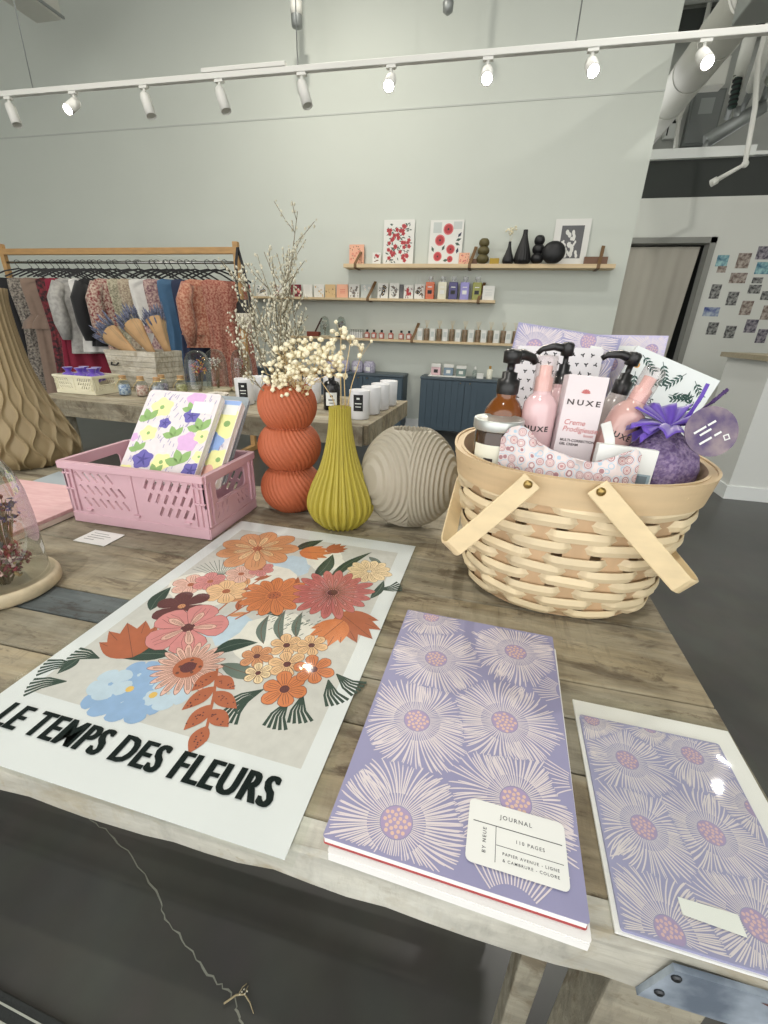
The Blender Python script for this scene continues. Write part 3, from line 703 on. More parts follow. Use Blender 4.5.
# cloche
lw = pmat('turned_pale_wood', (188, 174, 146), .55, var=.22, vscale=6, stretch=(1, 9, 9), bump=.1, bscale=30)
glass = filmmat('clear_glass', (247, 250, 249), .10, .02)
t = thing('glass_cloche', 'glass dome on a round pale wood base at the left edge of the front table', 'cloche', (-.592, .362, TT+.0005))
MB().lathe([(.055, 0), (.0595, .004), (.0595, .014), (.057, .0185), (.0535, .019), (.0525, .0155), (.001, .0155)], 64).build('base', lw, t)
dome = MB(); dome.lathe([(.049, .0178), (.049, .10), (.047, .13), (.042, .155), (.033, .175), (.02, .188), (.0001, .193)], 64, capb=False, capt=False); dome.sphere((0, 0, .2), .008); dome.build('dome', filmmat('cloche_glass', (244, 248, 247), .22, .02), t)
sprig_m = pmat('dried_stem', (120, 104, 70), .8); plum = pmat('dried_plum_petals', (88, 74, 112), .85, var=.3, vscale=60); garnet = pmat('dried_garnet_petals', (122, 56, 62), .85, var=.3, vscale=60); blushp = pmat('dried_blush_petals', (206, 178, 168), .85, var=.1, vscale=60)
def posy(name, label, loc, h, r, mats, n, seed, spread=.6, mi_w=(0,), ps=.005, group=None):
    rd = random.Random(seed); t = thing(name, label, 'dried flowers', loc, group=group)
    s = MB(); b = MB()
    for k in range(n):
        a = rd.uniform(0, 6.28); d = r*math.sqrt(rd.random()); hh = h*rd.uniform(.55, 1)
        p0 = Vector((d*.2*math.cos(a), d*.2*math.sin(a), .001)); p2 = Vector((d*math.cos(a), d*math.sin(a), hh)); p1 = (p0+p2)/2+Vector((0, 0, hh*.1))
        s.tube([p0, p1, p2], .0006, 5)
        for q in range(rd.choice((4, 5, 6))):
            c = p2+Vector((rd.uniform(-1, 1), rd.uniform(-1, 1), rd.uniform(-1, .6)))*ps*1.3; rr = ps*rd.uniform(.5, 1)
            M = T(*c) @ R(rd.uniform(0, 6), 'Z') @ R(rd.uniform(0, 6), 'X')
            b.lathe([(.0001, -rr), (rr*.5, -rr*.5), (rr*.45, rr*.2), (.0001, rr*.9)], 6, rd.choice(mi_w), True, M, sx=1.2, sy=.5, capb=False, capt=False)
    s.build('stems', sprig_m, t); b.build('petals', mats, t); return t
posy('dried_posy', 'purple dried flowers standing inside the glass dome at table left', (-.605, .38, TT+.0165), .11, .026, [plum, garnet], 40, 5, mi_w=(0, 0, 0, 1))
posy('dried_posy', 'garnet and blush dried petals heaped low inside the glass dome', (-.577, .352, TT+.0165), .045, .03, [garnet, blushp, sprig_m], 80, 8, mi_w=(0, 0, 1, 2))

# ================================================================ dried stems in the vases
twig_m = pmat('grey_dry_twig', (128, 120, 98), .85); fleck = pmat('twig_bud', (200, 196, 176), .85, var=.15, vscale=80); creamb = pmat('cream_dry_bloom', (236, 228, 198), .85, var=.05, vscale=90); straw = pmat('straw_stem', (206, 180, 128), .8)
def bud(b, c, r, rd, mi=0, n=5):
    M = T(*c) @ R(rd.uniform(0, 6.28), 'Z') @ R(rd.uniform(-.8, .8), 'X')
    b.lathe([(.0001, -r), (r*.7, -r*.3), (r*.55, r*.5), (.0001, r)], n, mi, True, M, capb=False, capt=False)
def branch(label, base, tips, seed, sub=9, budr=.0028, group='dried branches in the terracotta vase', name='dried_branch'):
    rd = random.Random(seed); t = thing(name, label, 'dried branch', base, group=group); s = MB(); b = MB(); base = Vector(base)
    for tip in tips:
        tip = Vector(tip)-base; p0 = Vector((0, 0, 0)); pts = [p0]
        bend = Vector((rd.uniform(-.02, .02), rd.uniform(-.02, .02), 0))
        for i in range(1, 9):
            q = i/8; pts.append(tip*q+bend*math.sin(PI*q)+Vector((rd.uniform(-.003, .003), rd.uniform(-.003, .003), 0)))
        s.tube(pts, [.0016-.0011*i/8 for i in range(9)], 5)
        for k in range(sub):
            q = rd.uniform(.35, .97); i = min(7, int(q*8)); c = pts[i].lerp(pts[i+1], q*8-i); d = (pts[i+1]-pts[i]).normalized()
            dv = (d*.8+Vector((rd.uniform(-1, 1), rd.uniform(-1, 1), rd.uniform(-.1, .7)))*.8).normalized(); L = rd.uniform(.02, .05)
            e = c+dv*L; mpt = c+dv*L*.5+Vector((0, 0, -.002)); s.tube([c, mpt, e], .0005, 4)
            for z in range(6):
                f = .3+.7*z/5; bud(b, c.lerp(e, f)+Vector((rd.uniform(-1, 1), rd.uniform(-1, 1), rd.uniform(-1, 1)))*.004, budr*rd.uniform(.6, 1.1), rd)
    s.build('stem', twig_m, t); b.build('buds', fleck, t); return t
lb_ = 'grey dried branch of tiny buds rising from the terracotta vase'
bz = TT+.195
branch('tallest grey dried branch rising from the terracotta vase toward the top shelf', (-.352, .722, bz), [(-.309, .72, 1.253), (-.33, .735, 1.2)], 1, 16)
branch(lb_, (-.356, .726, bz), [(-.372, .72, 1.20), (-.36, .70, 1.165)], 2, 16)
branch(lb_, (-.36, .73, bz), [(-.40, .71, 1.145), (-.425, .72, 1.11)], 3, 16)
branch(lb_, (-.35, .73, bz), [(-.312, .70, 1.19), (-.33, .72, 1.15)], 4, 14)
branch(lb_, (-.345, .724, bz), [(-.395, .74, 1.09), (-.415, .70, 1.06), (-.37, .72, 1.10)], 5, 12)
branch(lb_, (-.357, .718, bz), [(-.405, .70, 1.17), (-.34, .7, 1.12)], 6, 14)
def blossom(label, base, heads, seed, group, r=.007, name='dried_blossom', stem_mat=straw, spread=.018, per=7):
    rd = random.Random(seed); t = thing(name, label, 'dried flowers', base, group=group); s = MB(); b = MB(); base = Vector(base)
    for h in heads:
        h = Vector(h)-base; p = [Vector((0, 0, 0)), h*.5+Vector((rd.uniform(-.008, .008), 0, .012)), h]; s.tube(p, [.0011, .0008, .0005], 5)
        for k in range(per):
            c = h+Vector((rd.uniform(-1, 1), rd.uniform(-1, 1), rd.uniform(-.8, .9)))*spread; s.tube([h-h.normalized()*.01, c], .0003, 4)
            rr = r*rd.uniform(.55, 1.1)
            b.lathe([(.0001, -rr*.8), (rr*.8, -rr*.5), (rr, 0), (rr*.75, rr*.55), (.0001, rr*.7)], 9, 0, True, T(*c) @ R(rd.uniform(0, 6), 'X') @ R(rd.uniform(0, 6), 'Z'), mod=lambda a, z: 1+.14*math.cos(5*a), capb=False, capt=False)
    s.build('stem', stem_mat, t); b.build('blooms', creamb, t); return t
g = 'cream blossom stems in the terracotta vase'; lb2 = 'spray of round cream dried blossoms leaning out of the terracotta vase'
rd = random.Random(11)
hd = [(-.353, .70, 1.02), (-.33, .70, 1.045), (-.31, .705, 1.055), (-.29, .70, 1.06), (-.268, .705, 1.06), (-.255, .71, 1.05), (-.30, .69, 1.03), (-.275, .70, 1.03), (-.325, .695, 1.015), (-.345, .70, .998), (-.25, .70, 1.028), (-.315, .71, 1.00)]
for i in range(6): blossom(lb2, (-.345+.004*i, .72, TT+.2), [hd[2*i], hd[2*i+1]], 20+i, g, .0048, per=24, spread=.019)
g = 'white bud stems in the mustard vase'; lb3 = 'thin straw stem tipped with white buds standing in the mustard vase'
for i, h in enumerate([(-.236, .70, 1.092), (-.20, .70, 1.062), (-.277, .70, 1.018), (-.216, .69, 1.08)]):
    blossom(lb3, (-.238+.003*i, .703, TT+.165), [h], 40+i, g, .0045, 'white_bud_spray', per=6, spread=.015)

# ================================================================ woven basket
bw = pmat('pale_splint_wood', (216, 199, 164), .6, var=.08, vscale=4, stretch=(2, 2, 14), island=.09, bump=.08, bscale=60); bw2 = pmat('rim_splint_wood', (204, 180, 142), .6, var=.08, vscale=5, stretch=(2, 2, 16)); stakem = pmat('stake_splint_wood', (194, 164, 128), .65, var=.12, vscale=6, stretch=(8, 8, 1), island=.08)
brass = pmat('brass_rivet', (160, 136, 84), .35, 1.0)
BC = (.121, .602); BH = .196
bs = thing('woven_basket', 'large oval woven splint basket with two wooden handles packed with toiletries', 'basket', (BC[0], BC[1], TT+.0005))
def bell(a, rx, ry, e=2.35):
    c, s = math.cos(a), math.sin(a); k = (abs(c)**e+abs(s)**e)**(-1/e); return Vector((rx*k*c, ry*k*s, 0))
def brad(z):
    t = z/BH; k = min(1, t/.16); k = math.sqrt(max(0, 1-(1-k)**2))
    return .106+.014*k+.030*t-.002*math.sin(PI*t), .098+.013*k+.031*t+.001*math.sin(PI*t)
wv = MB(); NS = 20; rowsN = 10; z0, z1 = .006, .166; rh = (z1-z0)/rowsN; n = 320
for r in range(rowsN):
    za, zb = z0+rh*r, z0+rh*(r+1)
    jit = random.uniform(-.002, .002)
    # each weaver is laid in spans, one per pair of stakes, so the ends tuck in behind
    vs = []; fs = []
    for i in range(n):
        a = 2*PI*i/n; off = .0046*math.tanh((math.cos(NS/2*a+PI*r*1.0)+.70)*3.2)+.0014
        wob = .0016*math.sin(a*5+r*1.3)+jit
        for (zz, cc) in ((za+.0008+wob, -.0012), ((za+zb)/2+wob, .0012), (zb-.0002+wob, -.0012)):
            rx, ry = brad(zz); p = bell(a, rx, ry); nn = Vector((p.x/rx**2, p.y/ry**2, 0)).normalized(); p += nn*(off+cc); p.z = zz; vs.append(p)
        for (zz, cc) in ((zb-.0002+wob, -.0026), (za+.0008+wob, -.0026)):
            rx, ry = brad(zz); p = bell(a, rx, ry); nn = Vector((p.x/rx**2, p.y/ry**2, 0)).normalized(); p += nn*(off+cc); p.z = zz; vs.append(p)
    # cut into spans of differing tone
    span = n//10
    for k0 in range(0, n, span):
        sub = []; ff = []
        st = k0+(span//2 if r % 2 == 0 else 0)
        for i in range(span+1): sub += vs[((st+i) % n)*5:((st+i) % n)*5+5]
        for i in range(span):
            for j in range(5): j2 = (j+1) % 5; ff.append((i*5+j, (i+1)*5+j, (i+1)*5+j2, i*5+j2))
        wv.add(sub, ff, 0, False)
for k in range(NS):
    a = 2*PI*(k+.0)/NS; vs = []; fs = []; hw = .0145
    for i in range(13):
        z = .001+(BH-.012)*i/12
        for (da, dr) in ((-1, -.0014), (1, -.0014), (1, .0006), (-1, .0006)):
            rx, ry = brad(z); p = bell(a+da*hw/.13, rx, ry); nn = Vector((p.x/rx**2, p.y/ry**2, 0)).normalized(); p += nn*(dr-.0002); p.z = z; vs.append(p)
    for i in range(12):
        for j in range(4): j2 = (j+1) % 4; fs.append((i*4+j, i*4+j2, (i+1)*4+j2, (i+1)*4+j))
    wv.add(vs, fs, 1, False)
wv.build('weave', [bw, stakem], bs)
bt = MB(); rx, ry = brad(.004); bt.prism([tuple(bell(2*PI*i/64, rx-.002, ry-.002))[:2] for i in range(64)], .001, .005); bt.build('bottom', stakem, bs)
rm = MB(); n = 128
for (o0, o1, zz0, zz1) in ((.0035, .0068, .162, .1955), (-.0055, -.0018, .166, .1945), (-.0017, .0034, .186, .1935)):
    vs = []; fs = []
    for i in range(n):
        a = 2*PI*i/n
        for (o_, zz) in ((o0, zz0), (o1, zz0), (o1, zz1), (o0, zz1)):
            rx, ry = brad(zz); p = bell(a, rx, ry); nn = Vector((p.x/rx**2, p.y/ry**2, 0)).normalized(); p += nn*o_; p.z = zz; vs.append(p)
    for i in range(n):
        i2 = (i+1) % n
        for j in range(4): j2 = (j+1) % 4; fs.append((i*4+j, i2*4+j, i2*4+j2, i*4+j2))
    rm.add(vs, fs, 0, False)
for k in range(12):
    a = 2*PI*k/12+.1; rx, ry = brad(.18); p = bell(a, rx, ry); nn = Vector((p.x/rx**2, p.y/ry**2, 0)).normalized(); p += nn*.0069; p.z = .181; rm.sphere(tuple(p), .0012, 6, 4)
rm.build('rim', bw2, bs)
hm = pmat('bent_handle_wood', (218, 198, 158), .5, var=.1, vscale=5, stretch=(5, 5, 12))
yf = -.1555; yb_ = .1555
def handle(x_r, x_e, z_e, out, drop):
    zr = .186
    arm = [(x_r, yf, zr+.008)]
    for i in range(1, 9): q = i/8; arm.append((x_r+(x_e-x_r)*q, yf-.001-.002*math.sin(PI*q), zr+.008+(z_e-zr-.008)*q))
    cor = []
    for i in range(1, 7): q = i/6*PI/2; cor.append((x_e+out*math.sin(q), yf+.045*(1-math.cos(q)), z_e-drop*math.sin(q)))
    path = arm+cor+[(x_e+out, y, z_e-drop) for y in (-.06, 0, .06)]+[(x, -y, z) for (x, y, z) in reversed(cor)]+[(x, -y, z) for (x, y, z) in reversed(arm)]
    pts = [Vector(p) for p in path]; wd = []
    d = (Vector((x_e, 0, z_e))-Vector((x_r, 0, zr))).normalized(); wv_ = Vector((-d.z, 0, d.x))
    m = MB(); m.strap(pts, [wv_]*len(pts), .0225, .003); h = m.build('handle', hm, bs, bevel=.0012, seg=2)
    for sg in (-1, 1):
        q = MB(); q.lathe([(.0046, 0), (.0046, .001), (.0028, .0026), (.0001, .003)], 18, 0, True, T(x_r+d.x*.006, sg*(.1574), zr+.004) @ R(PI/2*(1 if sg < 0 else -1), 'X')); q.build('rivet', brass, h)
handle(-.065, -.137, .106, -.010, .012)
handle(-.003, .099, .098, .020, .012)
# ================================================================ what the basket holds
GB = 'toiletries in the woven basket'
blackp = pmat('black_pump_plastic', (28, 28, 28), .35); amber = pmat('amber_glass', (112, 62, 18), .12, var=.1, vscale=5, coat=.5); silverlid = pmat('brushed_lid', (196, 200, 196), .35, .7)
pinkliq = pmat('rose_water', (222, 188, 190), .12, coat=.6, var=.05, vscale=10); pinkcap = pmat('blush_cap', (228, 186, 178), .3, coat=.4); rosebox = pmat('blush_carton', (222, 212, 214), .5); creamlab = pmat('cream_label', (226, 224, 206), .6)
clearp = filmmat('clear_plastic', (250, 246, 246), .10, .08); greyliq = pmat('milky_lotion', (176, 168, 164), .15, coat=.5); txt_d = pmat('ink_warm_black', (64, 54, 54), .6); rosetxt = pmat('ink_rose', (186, 110, 112), .6)
def wrap_text(m, s, size, r, zc, mi, a0, sx=1, bold=.0002, sp=1.0):
    vs, fs = text(s, size, bold, sx, 0, 'CENTER', sp); m.add([(r*math.sin(v.x/r+a0), -r*math.cos(v.x/r+a0), zc+v.y) for v in vs], fs, mi)
def pump(t, z, r, mat, ang, nl=.03):
    p = MB(); p.lathe([(r, 0), (r*1.05, .002), (r*1.05, .017), (r*.72, .0185), (r*.72, .026), (r*.35, .027), (r*.35, .036), (r*.8, .037), (r*.85, .05), (r*.6, .053), (.0001, .054)], 24, c=(0, 0, z), capt=False)
    c, s_ = math.cos(ang), math.sin(ang)
    p.tube([(0, 0, z+.045), (nl*.45*c, nl*.45*s_, z+.0475), (nl*.85*c, nl*.85*s_, z+.044), (nl*c, nl*s_, z+.038)], [r*.62, r*.5, r*.4, r*.33], 10)
    return p.build('pump', mat, t)
def bottle_body(prof, mat, t, sx=1, sy=1, name='body'): return MB().lathe(prof, 40, 0, True, sx=sx, sy=sy).build(name, mat, t)
BZ = TT+.04
t = thing('pump_bottle', 'amber glass bottle with a black pump behind the silver-lidded jar', 'bottle', (.02, .588, BZ), (0, .02, 0), GB)
bottle_body([(.024, 0), (.026, .003), (.026, .185), (.0245, .200), (.018, .212), (.0125, .218), (.0125, .225)], amber, t); pump(t, .2225, .0132, blackp, .5, .034)
t = thing('jar', 'dark amber jar with brushed silver lid at the left of the woven basket', 'jar', (.018, .545, TT+.16), (0, 0, 0), GB)
bottle_body([(.024, 0), (.0275, .004), (.0275, .06), (.025, .066)], pmat('dark_amber_glass', (58, 38, 22), .12, coat=.5), t)
MB().lathe([(.0295, .066), (.0302, .068), (.0302, .077), (.0295, .0785), (.027, .0785), (.026, .0775), (.0001, .0777)], 40, capt=False).build('lid', silverlid, t)
m = MB(); 
for i in range(20): a = -1.1+1.5*i/19; m.v += [Vector((.0278*math.sin(a), -.0278*math.cos(a), .012)), Vector((.0278*math.sin(a), -.0278*math.cos(a), .05))]
for i in range(19): m.f.append([2*i, 2*i+2, 2*i+3, 2*i+1]); m.m.append(0); m.sm.append(True)
m.v += [Vector((.0281*math.sin(a), -.0281*math.cos(a), z)) for z0_, h_ in ((.03, .004), (.02, .006)) for a in (-.5, -.3, -.1) for z in (z0_, z0_+h_)]; b_ = len(m.v)-12; m.f += [[b_, b_+2, b_+3, b_+1], [b_+2, b_+4, b_+5, b_+3], [b_+6, b_+8, b_+9, b_+7], [b_+8, b_+10, b_+11, b_+9]]; m.m += [1]*4; m.sm += [True]*4; m.build('label', [creamlab, txt_d], t)
def mist(t, liq, sc_=1.0, txt='NUXE'):
    bottle_body([(.0185, 0), (.0205, .003), (.0205, .112), (.0195, .120), (.0145, .128), (.011, .131), (.011, .135)], liq, t)
    MB().lathe([(.0105, .135), (.0105, .150), (.0075, .152), (.0075, .164), (.0001, .165)], 24, capt=False).build('sprayer', pinkcap, t)
    MB().lathe([(.0125, .134), (.0125, .172), (.011, .1755), (.0001, .1765)], 32, capb=False, capt=False).build('cap', clearp, t)
    m = MB(); wrap_text(m, txt, .0088, .0208, .088, 0, -.15, 1.15, .0003, 1.25); wrap_text(m, 'very rose', .0052, .0208, .045, 1, -.15)
    m.build('lettering', [txt_d, rosetxt], t)
t = thing('spray_bottle', 'upright rose-pink spray bottle lettered NUXE beside the amber pump bottle', 'bottle', (.066, .578, TT+.135), (0, 0, 0), GB); mist(t, pinkliq)
t = thing('pump_bottle', 'pale rose bottle with a black pump just behind the upright pink spray bottle', 'bottle', (.094, .63, TT+.10), (0, 0, 0), GB)
bottle_body([(.019, 0), (.021, .003), (.021, .150), (.019, .160), (.0135, .168), (.011, .17), (.011, .174)], pinkliq, t); MB().lathe([(.0125, .168), (.0125, .186), (.0001, .187)], 24, capb=False, capt=False).build('collar', clearp, t); pump(t, .172, .0095, blackp, PI, .036)
t = thing('spray_bottle', 'rose-pink spray bottle lettered NUXE leaning right beside the tall carton', 'bottle', (.135, .588, TT+.135), (-.05, math.radians(19), 0), GB); mist(t, pmat('rose_amber_water', (206, 166, 158), .12, coat=.6, var=.05, vscale=10))
t = thing('pump_bottle', 'clear lotion bottle with a black pump behind the leaning pink spray bottle', 'bottle', (.148, .648, TT+.115), (0, math.radians(9), 0), GB)
bottle_body([(.017, 0), (.019, .003), (.019, .13), (.017, .138), (.012, .145), (.0105, .147), (.0105, .152)], greyliq, t); pump(t, .15, .0105, blackp, PI, .037)
# carton
t = thing('carton', 'tall blush carton lettered NUXE standing in the middle of the woven basket', 'box', (.085, .548, TT+.145), (math.radians(-7), math.radians(3), math.radians(3)), GB)
MB().box(0, 0, 0, .0455, .028, .148).build('carton_body', rosebox, t, bevel=.0008)
m = MB(); MF = T(0, -.0003, 0) @ R(PI/2, 'X')
vs, fs = text('NUXE', .0088, .0002, 1.3, 0, 'CENTER', 1.45); m.merge(vs, fs, 0, MF @ T(.0228, .114, 0))
for k in range(7):
    a = PI/2+(k-3)*.42; m.flat([(.0228, .1275), (.0228+.0045*math.cos(a-.2), .1275+.0045*math.sin(a-.2)), (.0228+.0058*math.cos(a), .1275+.0058*math.sin(a)), (.0228+.0045*math.cos(a+.2), .1275+.0045*math.sin(a+.2))], 0, 1, MF)
for (s, x, z, sz, mi) in (('Creme', .005, .0905, .0088, 1), ('Prodigieuse', .005, .0825, .0088, 1), ('boost', .031, .0775, .0048, 1), ('MULTI-CORRECTION', .005, .0705, .0042, 0), ('GEL CREAM', .005, .0658, .0042, 0)):
    vs, fs = text(s, sz, .00004 if mi else .00012, 1, .2 if sz > .008 else 0, 'LEFT', 1); m.merge(vs, fs, mi, MF @ T(x, z, 0))
m.build('lettering', [txt_d, rosetxt], t)
# printed soap bag
def tile_mat(name, c1, c2, c3):
    m = pmat(name, c1, .6); nt = m.node_tree; L = nt.links.new; b = nt.nodes['Principled BSDF']
    tc = nt.nodes.new('ShaderNodeTexCoord'); v = nt.nodes.new('ShaderNodeTexVoronoi'); v.inputs['Scale'].default_value = 95; v.inputs['Randomness'].default_value = .5
    L(tc.outputs['Object'], v.inputs['Vector'])
    r = nt.nodes.new('ShaderNodeValToRGB'); e = r.color_ramp; e.interpolation = 'CONSTANT'
    e.elements[0].color = rgb(c2); e.elements[0].position = 0; e.elements[1].color = rgb(c1); e.elements[1].position = .16
    for p, c in ((.26, c2), (.33, c1), (.42, c3), (.52, c1), (.60, (170, 196, 214)), (.66, c1)):
        q = e.elements.new(p); q.color = rgb(c)
    L(v.outputs['Distance'], r.inputs['Fac'])
    # ramp over a scaled distance
    mt = nt.nodes.new('ShaderNodeMath'); mt.operation = 'MULTIPLY'; mt.inputs[1].default_value = 1.15; L(v.outputs['Distance'], mt.inputs[0]); L(mt.outputs[0], r.inputs['Fac'])
    L(r.outputs['Color'], b.inputs['Base Color']); return m
tile = tile_mat('rose_tile_paper', (222, 210, 208), (190, 138, 140), (166, 124, 130))
m = MB(); n = 48; vs = []; fs = []
top = [(0, .044), (.008, .058), (.02, .062), (.030, .058), (.040, .046), (.058, .038), (.08, .032), (.102, .028), (.118, .034), (.132, .041), (.145, .046), (.150, .040)]
def topz(x):
    for (a, b) in zip(top, top[1:]):
        if a[0] <= x <= b[0]: return a[1]+(b[1]-a[1])*(x-a[0])/(b[0]-a[0])
    return top[-1][1]
for i in range(n+1):
    x = .15*i/n; yc = .014*((x-.075)/.075)**2*(1 if x < .075 else .6)
    for (j, q) in enumerate((0, .25, .5, .75, 1.0)):
        z = -.03+(topz(x)+.03)*q; puff = .012*math.sin(PI*min(1, q*1.02))*(.4+.6*math.sin(PI*i/n))+.002*math.sin(x*140+q*5)+.001
        vs += [(x, yc-puff, z), (x, yc+puff*.8, z)]
for i in range(n):
    for j in range(4):
        a, b = i*10+j*2, (i+1)*10+j*2; fs += [(a, b, b+2, a+2), (b+1, a+1, a+3, b+3)]
    fs += [(i*10+8, (i+1)*10+8, (i+1)*10+9, i*10+9), (i*10+1, (i+1)*10+1, (i+1)*10, i*10)]
m.add(vs, fs, 0, True); tag(m.build('paper_pouch', tile, None, (.022, .503, TT+.176), (0, 0, 0)), 'long crinkled paper pouch printed with rose tiles along the basket front', 'pouch', GB)
# small white card box
t = thing('soap_box', 'small white box with a grey-blue corner at the basket front', 'box', (.128, .518, TT+.172), (math.radians(-6), math.radians(3), math.radians(0)), GB)
m = MB(); m.box(0, 0, 0, .063, .014, .05); m.build('box_body', label_m, t, bevel=.0006)
m = MB(); m.flat([(.034, .006), (.061, .006), (.061, .022), (.034, .022)], 0, 0, MF); m.flat([(.046, .010), (.058, .010), (.058, .020), (.046, .020)], .0001, 1, MF); m.build('print', [pmat('greyblue_print', (150, 170, 178), .6), pmat('slate_print', (110, 124, 132), .6)], t)
m = MB(); m.strap([(.150, .538, .945), (.148, .537, .965), (.143, .535, .985), (.136, .533, 1.000), (.134, .532, 1.004)], (1, .0, .3), .011, .002, smooth=True); tag(m.build('spatula', label_m, None, bevel=.0008), 'small white curved spatula standing up between leaning bottle and white box', 'spatula', GB)
# lavender sachet
seed_m = pmat('lavender_seed', (112, 92, 138), .85, col2=(160, 142, 176), vscale=240, bump=.8, bscale=260); organza = pmat('purple_organza', (92, 58, 170), .45, var=.15, vscale=30, sheen=.5)
t = thing('lavender_sachet', 'purple organza sachet of lavender tied with a bow at the basket right', 'sachet', (.216, .578, TT+.15), (0, 0, 0), GB)
rdm = random.Random(2); 
m = MB(); m.lathe([(.022, 0), (.036, .006), (.0425, .022), (.043, .040), (.039, .056), (.028, .07), (.015, .080), (.009, .087)], 48, mod=lambda a, z: 1+.03*math.sin(3*a+z*60)+.02*math.sin(7*a), sy=.85); m.build('bag', seed_m, t)
m = MB()
for (a0, el, L, wd) in ((PI*.95, .40, .042, .07), (PI*.8, .65, .038, .065), (.1, .5, .034, .065), (PI*1.3, .45, .036, .065), (-.5, .7, .032, .06), (PI*.55, .85, .034, .065), (PI*1.05, .12, .042, .06)):
    vs = []; fs = []; nu = 8; nv = 10
    for i in range(nu+1):
        q = i/nu; d = L*q
        for j in range(nv+1):
            w = (j/nv-.5); ww = wd*(.12+.88*q)*w
            lift = .006*math.sin(j*1.9+a0)*q
            c = Vector((math.cos(a0)*math.cos(el), math.sin(a0)*math.cos(el), math.sin(el)))*d; side = Vector((-math.sin(a0), math.cos(a0), 0)); upn = Vector((-math.cos(a0)*math.sin(el), -math.sin(a0)*math.sin(el), math.cos(el)))
            vs.append(Vector((0, 0, .086))+c+side*ww+upn*(lift-.018*q*q*(1 if el < .5 else .3)))
    for i in range(nu):
        for j in range(nv): a = i*(nv+1)+j; fs.append((a, a+1, a+nv+2, a+nv+1))
    m.add(vs, fs, 0, True)
o = m.build('ruffle', organza, t); md = o.modifiers.new('s', 'SOLIDIFY'); md.thickness = .0008
m = MB(); m.strap([(.004, -.012, .088), (.012, -.014, .105), (.02, -.01, .125), (.024, -.006, .138)], (1, 0, .2), .004, .0012); m.build('ribbon', organza, t)
tagm = pmat('lavender_photo_tag', (84, 70, 108), .65, col2=(150, 136, 138), vscale=34)
tg = MB(); MT = T(.0225, -.050, .093) @ R(math.radians(6), 'Z') @ R(math.radians(72), 'X') @ R(math.radians(24), 'Z'); tg.lathe([(.0268, 0), (.0268, .0012)], 48, 0, False, MT)
for (x0, x1, y, h_) in ((-.016, -.002, .0065, .0022), (.000, .009, .0065, .0022), (-.012, .001, .0015, .0022), (-.017, -.003, -.0065, .0022), (.000, .008, -.0065, .0022)):
    tg.add([(x0, y, .0014), (x1, y, .0014), (x1, y+h_, .0014), (x0, y+h_, .0014)], [(0, 1, 2, 3)], 1, False, MT @ R(math.radians(12), 'Z'))
tg.flat([(.009, -.014), (.015, -.014), (.015, -.008), (.009, -.008)], .00145, 1, MT)
tg.flat([(.0102, -.0128), (.0138, -.0128), (.0138, -.0092), (.0102, -.0092)], .0015, 0, MT)
tg.build('tag', [tagm, label_m], t, label='round lavender-printed tag')
m = MB(); m.tube([(.012, -.034, .112), (.022, -.038, .124), (.031, -.04, .136)], [.0006, .0016, .0004], 6); 
for k in range(9): bud(m, (.02+.0012*k, -.038, .122+.0016*k), .0028, rdm, 0)
m.build('lavender_sprig', pmat('dark_lavender', (70, 48, 96), .8), t)
# pouches and cards behind
dotp = pmat('white_dotted_cloth', (228, 226, 228), .7); dotk = pmat('dot_black', (44, 44, 48), .7)
m = MB(); W, H = .115, .13; m.prism(rrect(0, 0, W, H, .003), -.009, 0, 0); rd2 = random.Random(4)
for i in range(9):
    for j in range(10):
        x, y = .008+i*.0125+(.006 if j % 2 else 0), .008+j*.0125
        if x > W-.005: continue
        a = rd2.uniform(0, 6); m.flat([(x+.0034*(.6+.4*math.cos(3*q*PI/6+a))*math.cos(q*PI/6), y+.0034*(.6+.4*math.cos(3*q*PI/6+a))*math.sin(q*PI/6)) for q in range(12)], .0003, 1)
tag(m.build('cosmetic_pouch', [dotp, dotk], None, (.036, .683, .948), (PI/2-.08, math.radians(0), 0)), 'flat white pouch with small black sprigs standing behind the pink bottles', 'pouch', GB)
leafink = pmat('leaf_ink', (52, 84, 76), .7); och = pmat('ochre_ink', (222, 164, 70), .7); palepaper = pmat('leaf_paper', (224, 230, 228), .6)
m = MB(); W, H = .118, .13; m.prism([(0, 0), (W, 0), (W, H), (0, H)], -.006, 0)
def lsprig(x, y, a, n, L):
    m.rib2([(x, y), (x+L*math.cos(a), y+L*math.sin(a))], .0008, .0002, 1)
    for k in range(n):
        q = (k+1)/(n+.5); px_, py_ = x+L*q*math.cos(a), y+L*q*math.sin(a)
        for sg in (-1, 1):
            b = a+sg*.7; l = .0085; p = [(px_+l*tt*math.cos(b)-w_*math.sin(b), py_+l*tt*math.sin(b)+w_*math.cos(b)) for tt, w_ in ((0, 0), (.4, .0014), (1, 0), (.4, -.0014))]
            if all(.001 < u < W-.001 and .001 < v < H-.001 for u, v in p): m.flat(p, .00025, 1)
for (x, y, a) in ((.012, .122, -.5), (.04, .124, -.9), (.075, .122, -2.1), (.09, .118, -.7), (.1, .1, -2.6), (.112, .08, 2.4), (.03, .09, .4), (.015, .1, -1.2), (.108, .055, 1.8), (.07, .09, .2), (.005, .06, .9)): lsprig(x, y, a, 5, .028)
m.flat(circ(.012, .108, .004, 10), .0003, 2)
m.flat([(.022, .045), (.085, .045), (.085, .082), (.022, .082)], .0004, 0)
for (s, x, y) in (('LES', .04, .069), ('LETTRES', .03, .054)):
    vs, fs = text(s, .0115, .0002, .8, .25, 'LEFT', 1.15); m.merge(vs, fs, 3, T(x, y, .0006))
tag(m.build('stationery_booklet', [palepaper, leafink, och, text_m], None, (.147, .672, .962), (PI/2-.12, math.radians(20), 0)), 'white leaf-sprigged booklet lettered LES LETTRES tilted at the basket back', 'booklet', GB)
